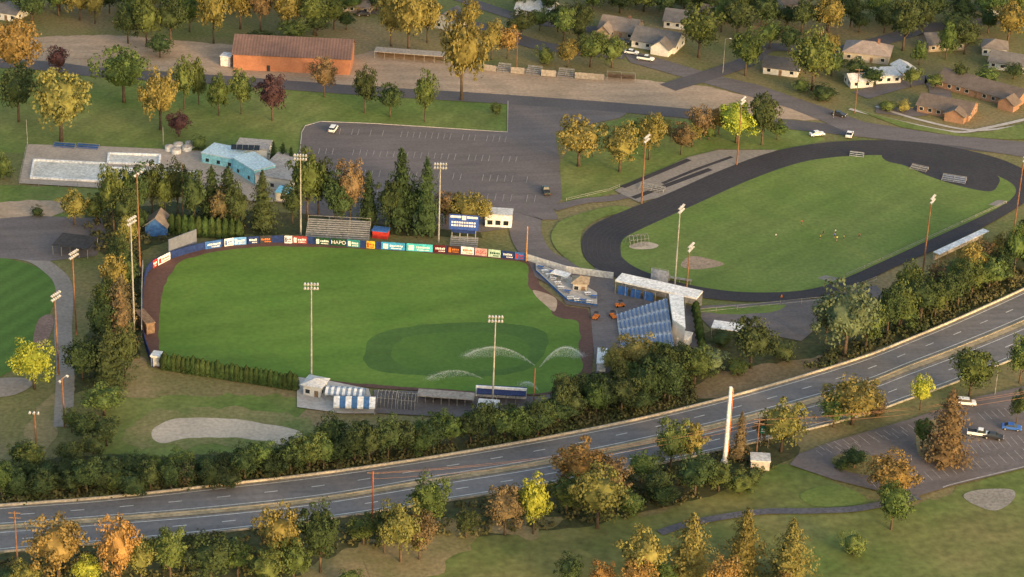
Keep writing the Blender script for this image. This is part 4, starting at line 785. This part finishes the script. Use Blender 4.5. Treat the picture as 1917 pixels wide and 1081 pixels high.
# ------------------------------------------------------------ cars
PAINT=mat_obj('car_paint',rough=.35,famt=.05,spec=.5)
def carproto(kind):
    e=empty('parked_car',(0,0,-50)); L=4.6 if kind!='pickup' else 5.5; wd=1.85
    prof={'sedan':[(-L/2,.35),(L/2,.35),(L/2+.03,.65),(L/2-.15,.85),(L/2-1.1,.97),(-L/2+.7,1.0),(-L/2+.05,.92)],'suv':[(-L/2,.4),(L/2,.4),(L/2+.03,.8),(L/2-.15,1.0),(L/2-1.0,1.1),(-L/2,1.1)],'pickup':[(-L/2,.45),(L/2,.45),(L/2+.03,.85),(L/2-.15,1.05),(L/2-1.2,1.15),(L/2-3.2,1.15),(-L/2,1.12)]}[kind]
    bm=MB(); bm.prism(prof,-wd/2,wd/2); b=bm.build('body',PAINT,e); bv=b.modifiers.new('b','BEVEL'); bv.width=.07; bv.segments=2
    if kind=='sedan': cab=[(L/2-1.15,.97),(L/2-1.85,1.42),(-L/2+1.45,1.45),(-L/2+.6,1.0)]
    elif kind=='suv': cab=[(L/2-1.05,1.1),(L/2-1.7,1.68),(-L/2+.3,1.7),(-L/2+.05,1.1)]
    else: cab=[(L/2-1.25,1.15),(L/2-1.9,1.75),(L/2-3.0,1.78),(L/2-3.2,1.15)]
    q=MB(); lo=[cab[0],cab[-1]]; hi=[cab[1],cab[2]]
    v=[(lo[0][0],-wd/2+.08,lo[0][1]),(lo[0][0],wd/2-.08,lo[0][1]),(lo[1][0],wd/2-.08,lo[1][1]),(lo[1][0],-wd/2+.08,lo[1][1]),(hi[0][0],-wd/2+.25,hi[0][1]),(hi[0][0],wd/2-.25,hi[0][1]),(hi[1][0],wd/2-.25,hi[1][1]),(hi[1][0],-wd/2+.25,hi[1][1])]
    for f in ((0,1,5,4),(1,2,6,5),(2,3,7,6),(3,0,4,7),(4,5,6,7)): q.face([v[i] for i in f])
    q.build('window',glass,e)
    q=MB(); q.box(v[6][0]-.05,v[4][1]-.03,v[6][2]+.003,v[4][0]+.05,v[5][1]+.03,v[6][2]+.05); q.build('roof',PAINT,e)
    if kind=='pickup': q=MB(); q.box(-L/2+.1,-wd/2+.15,1.16,L/2-3.3,wd/2-.15,1.175); q.build('bed',dark,e)
    for sx in (-1,1):
        for sy in (-1,1):
            q=MB(); x=sx*(L/2-.85); q.tube((x,sy*(wd/2-.2),.34),(x,sy*(wd/2+.02),.34),.34,n=14); t=q.build('wheel',black,e); r=MB(); r.tube((x,sy*(wd/2+.022),.34),(x,sy*(wd/2+.04),.34),.2,n=10); r.build('rim',alu,t)
        for sy in (-1,1):
            q=MB(); x=sx*(L/2+.01); q.box(x-.03,sy*.65-.2,.65,x+.03,sy*.65+.2,.8); q.build('headlight' if sx>0 else 'taillight',white if sx>0 else red,e)
    return e
CP_={k:carproto(k) for k in ('sedan','suv','pickup')}
CC={'white':(.8,.8,.78),'dark':(.03,.03,.035),'silver':(.45,.46,.47),'blue':(.04,.13,.45),'green':(.04,.06,.05)}
def car(x,y,ang,kind,c,label,group='parked cars'):
    e=copytree(CP_[kind]); e.location=G(x,y)+Vector((0,0,ZUP if y<400 else ZLO)); e.rotation_euler.z=R_(ang); e.scale=(1.15,)*3; tag(e,label,{'sedan':'car','suv':'suv','pickup':'pickup truck'}[kind],group)
    for ch in e.children:
        if ch.name.startswith(('body','roof')): ch.color=(*CC[c],1)
for a in [(624,246,80,'suv','white','white car parked alone in the upper parking lot'),(1022,362,100,'pickup','green','dark pickup truck driving at the parking lot exit'),(1529,255,20,'sedan','white','left of two white cars on the road above the track'),(1590,256,75,'sedan','white','right of two white cars on the road above the track'),(1182,102,-15,'sedan','white','white sedan on the street left of the white pickup truck'),(1208,114,-18,'pickup','white','white pickup truck on the street by the white gabled house'),(1570,218,-25,'sedan','dark','dark car at the street corner'),(225,44,-8,'sedan','silver','silver car among trees at the top left'),(1808,760,-5,'suv','white','white suv at the upper edge of the lower right lot'),(1832,818,-12,'pickup','white','white pickup truck beside the tall conifer in the lower right lot'),(1859,823,-14,'sedan','dark','dark sedan parked next to the white pickup truck'),(1893,806,-10,'sedan','blue','blue car at the right edge of the lower right lot'),(680,30,10,'sedan','dark','dark car on the street at the top left of the golden trees'),(1165,82,-15,'sedan','dark','dark car at the kerb beside the tan bungalow'),(1885,178,30,'sedan','white','white car behind the apartment row')]:
    car(*a)
def rm(o):
    for c in list(o.children): rm(c)
    bpy.data.objects.remove(o)
for k in CP_.values(): rm(k)
def cart(x,y,ang,label):
    e=empty('utility_cart',G(x,y)+Vector((0,0,Z[0]-.05)),R_(ang),label,'utility cart','orange utility carts')
    q=MB(); q.prism([(-1.4,.35),(1.4,.35),(1.4,.7),(.7,.95),(.5,.6),(-.2,.6),(-.3,.95),(-1.4,.95)],-.65,.65); q.build('body',orange,e)
    q=MB(); q.box(-.4,-.6,1.85,.8,.6,1.92); q.build('roof',dark,e)
    for sx in (-.35,.75):
        for sy in (-.55,.55): q=MB(); q.tube((sx,sy,.9),(sx,sy,1.845),.04,n=5); q.build('post',dark,e)
    for sx in (-.95,.95):
        for sy in (-1,1): q=MB(); q.tube((sx,sy*.5,.3),(sx,sy*.72,.3),.3,n=12); q.build('wheel',black,e)
cart(1115,598,70,'orange utility cart on the concourse beside the field corner'); cart(1147,596,110,'orange utility cart left of the blue grandstand'); cart(1160,576,20,'orange utility cart by the entrance canopy')
# ------------------------------------------------------------ people
def person(x,y,ang,col,label,run=0):
    me=bpy.data.meshes.new('p'); k=run
    V=[(0,0,.95),(0,.02,1.2),(0,.02,1.42),(0,.03,1.53),(0,.05,1.66),(.1,0,.9),(.11,.12+.18*k,.5),(.11,-.02+.1*k,.08),(.11,.14+.1*k,.04),(-.1,0,.9),(-.11,.04-.1*k,.5),(-.11,-.1-.35*k,.1+.15*k),(-.11,.04-.3*k,.05+.1*k),(.2,.02,1.4),(.27,-.05-.15*k,1.14),(.27,.1,.9+.15*k),(-.2,.02,1.4),(-.27,.1+.12*k,1.14),(-.27,.25+.1*k,.98+.1*k)]
    Ed=[(0,1),(1,2),(2,3),(3,4),(0,5),(5,6),(6,7),(7,8),(0,9),(9,10),(10,11),(11,12),(2,13),(13,14),(14,15),(2,16),(16,17),(17,18)]
    rad=[.15,.15,.14,.06,.11,.1,.065,.045,.04,.1,.065,.045,.04,.06,.045,.035,.06,.045,.035]
    me.from_pydata(V,Ed,[]); o=bpy.data.objects.new('p',me); C.objects.link(o); o.modifiers.new('s','SKIN'); 
    for i,r in enumerate(rad): me.skin_vertices[0].data[i].radius=(r,r); 
    me.skin_vertices[0].data[0].use_root=True
    o.modifiers.new('u','SUBSURF').levels=1; dg=bpy.context.evaluated_depsgraph_get(); nm=bpy.data.meshes.new_from_object(o.evaluated_get(dg)); bpy.data.objects.remove(o)
    nm.materials.clear(); nm.materials.append(mat('skin',(.45,.28,.2))); nm.materials.append(mat('shirt_'+col[0],col[1])); nm.materials.append(mat('shorts',(.05,.05,.07)))
    for p in nm.polygons:
        z=p.center.z; p.material_index=1 if .97<z<1.46 and abs(p.center.x)<.24 else (2 if .5<z<=.97 and abs(p.center.x)<.2 else 0)
    o=bpy.data.objects.new('person',nm); C.objects.link(o); o.location=G(x,y)+Vector((0,0,ZTR)); o.rotation_euler.z=R_(ang); o.scale=(1.05,)*3; tag(o,label,'person','players on the track field')
    h=MB(); h.tube((0,.03,1.68),(0,.02,1.8),.115,.07,n=8); h.build('hair',mat('hair',(.05,.03,.02)),o)
sh={'red':('red',(.6,.08,.05)),'white':('white',(.75,.75,.75)),'yellow':('yellow',(.8,.68,.08)),'blue':('blue',(.06,.14,.5)),'dark':('dark',(.04,.04,.05))}
for i,(x,y,c,l) in enumerate([(1452,448,'white','person in white walking alone on the left of the track field'),(1500,423,'red','person in red standing farthest up the track field'),(1535,450,'yellow','leftmost person in yellow in the player group'),(1541,442,'dark','person in dark clothes running among the players'),(1562,447,'blue','person in blue running in the player group'),(1563,440,'white','person in white at the top of the player group'),(1579,451,'yellow','person in yellow at the right of the player group'),(1608,448,'red','person in red at the far right of the players'),(1566,453,'yellow','nearest person in yellow in the middle of the players')]): person(x,y,i*47,sh[c],l,run=i%2)
e=empty('traffic_cone',G(1463,558)+Vector((0,0,ZTR-.28)),0,'small orange marker cone on the lower bend of the track','cone'); q=MB(); q.box(-.35,-.35,.3,.35,.35,.36); q.build('base',orange,e); q=MB(); q.tube((0,0,.363),(0,0,1.2),.28,.05,n=10); q.build('cone',orange,e)
# ------------------------------------------------------------ sprinkler jets
mt=bpy.data.materials.new('water_spray'); mt.use_nodes=True; N=mt.node_tree.nodes; b=N['Principled BSDF']; b.inputs['Base Color'].default_value=(.85,.88,.9,1); b.inputs['Roughness'].default_value=.6; b.inputs['Alpha'].default_value=.3
def jet(x0,y0,x1,y1,h,label,n=1500):
    rnd=random.Random(x0); a=G(x0,y0); c=G(x1,y1); mb=MB()
    for i in range(n):
        u=rnd.random(); t=u**.6; p=a.lerp(c,t); z=4*h*t*(1-t)*.9+.3*(1-t); top=i%4==0
        fall=abs(rnd.gauss(0,.25)) if top else rnd.random()**1.4*z*(.25+.75*t)
        sp=.12 if top else (.1+1.0*t*t)
        p=Vector((p.x+rnd.gauss(0,sp),p.y+rnd.gauss(0,sp),max(.2,z-fall)))
        s=rnd.uniform(.035,.075); n_=Vector((rnd.gauss(0,1),rnd.gauss(0,1),rnd.gauss(0,1))).normalized(); q=n_.orthogonal().normalized(); r=n_.cross(q)
        mb.face([p-q*s,p-r*s,p+q*s,p+r*s])
    tag(mb.build('water_jet',mt),label,'water jet','sprinkler jets on the infield')
jet(1003,688,866,668,5.0,'longest sprinkler jet arching left over the dark infield',7500); jet(1010,690,1092,668,5.2,'sprinkler jet arching right towards the cinder track',7500); jet(905,712,795,712,3.2,'low sprinkler jet near the left edge of the infield',3500); jet(1010,735,972,722,2.2,'short sprinkler jet at the bottom right of the infield',2000)
print('OBJS',len(bpy.data.objects))
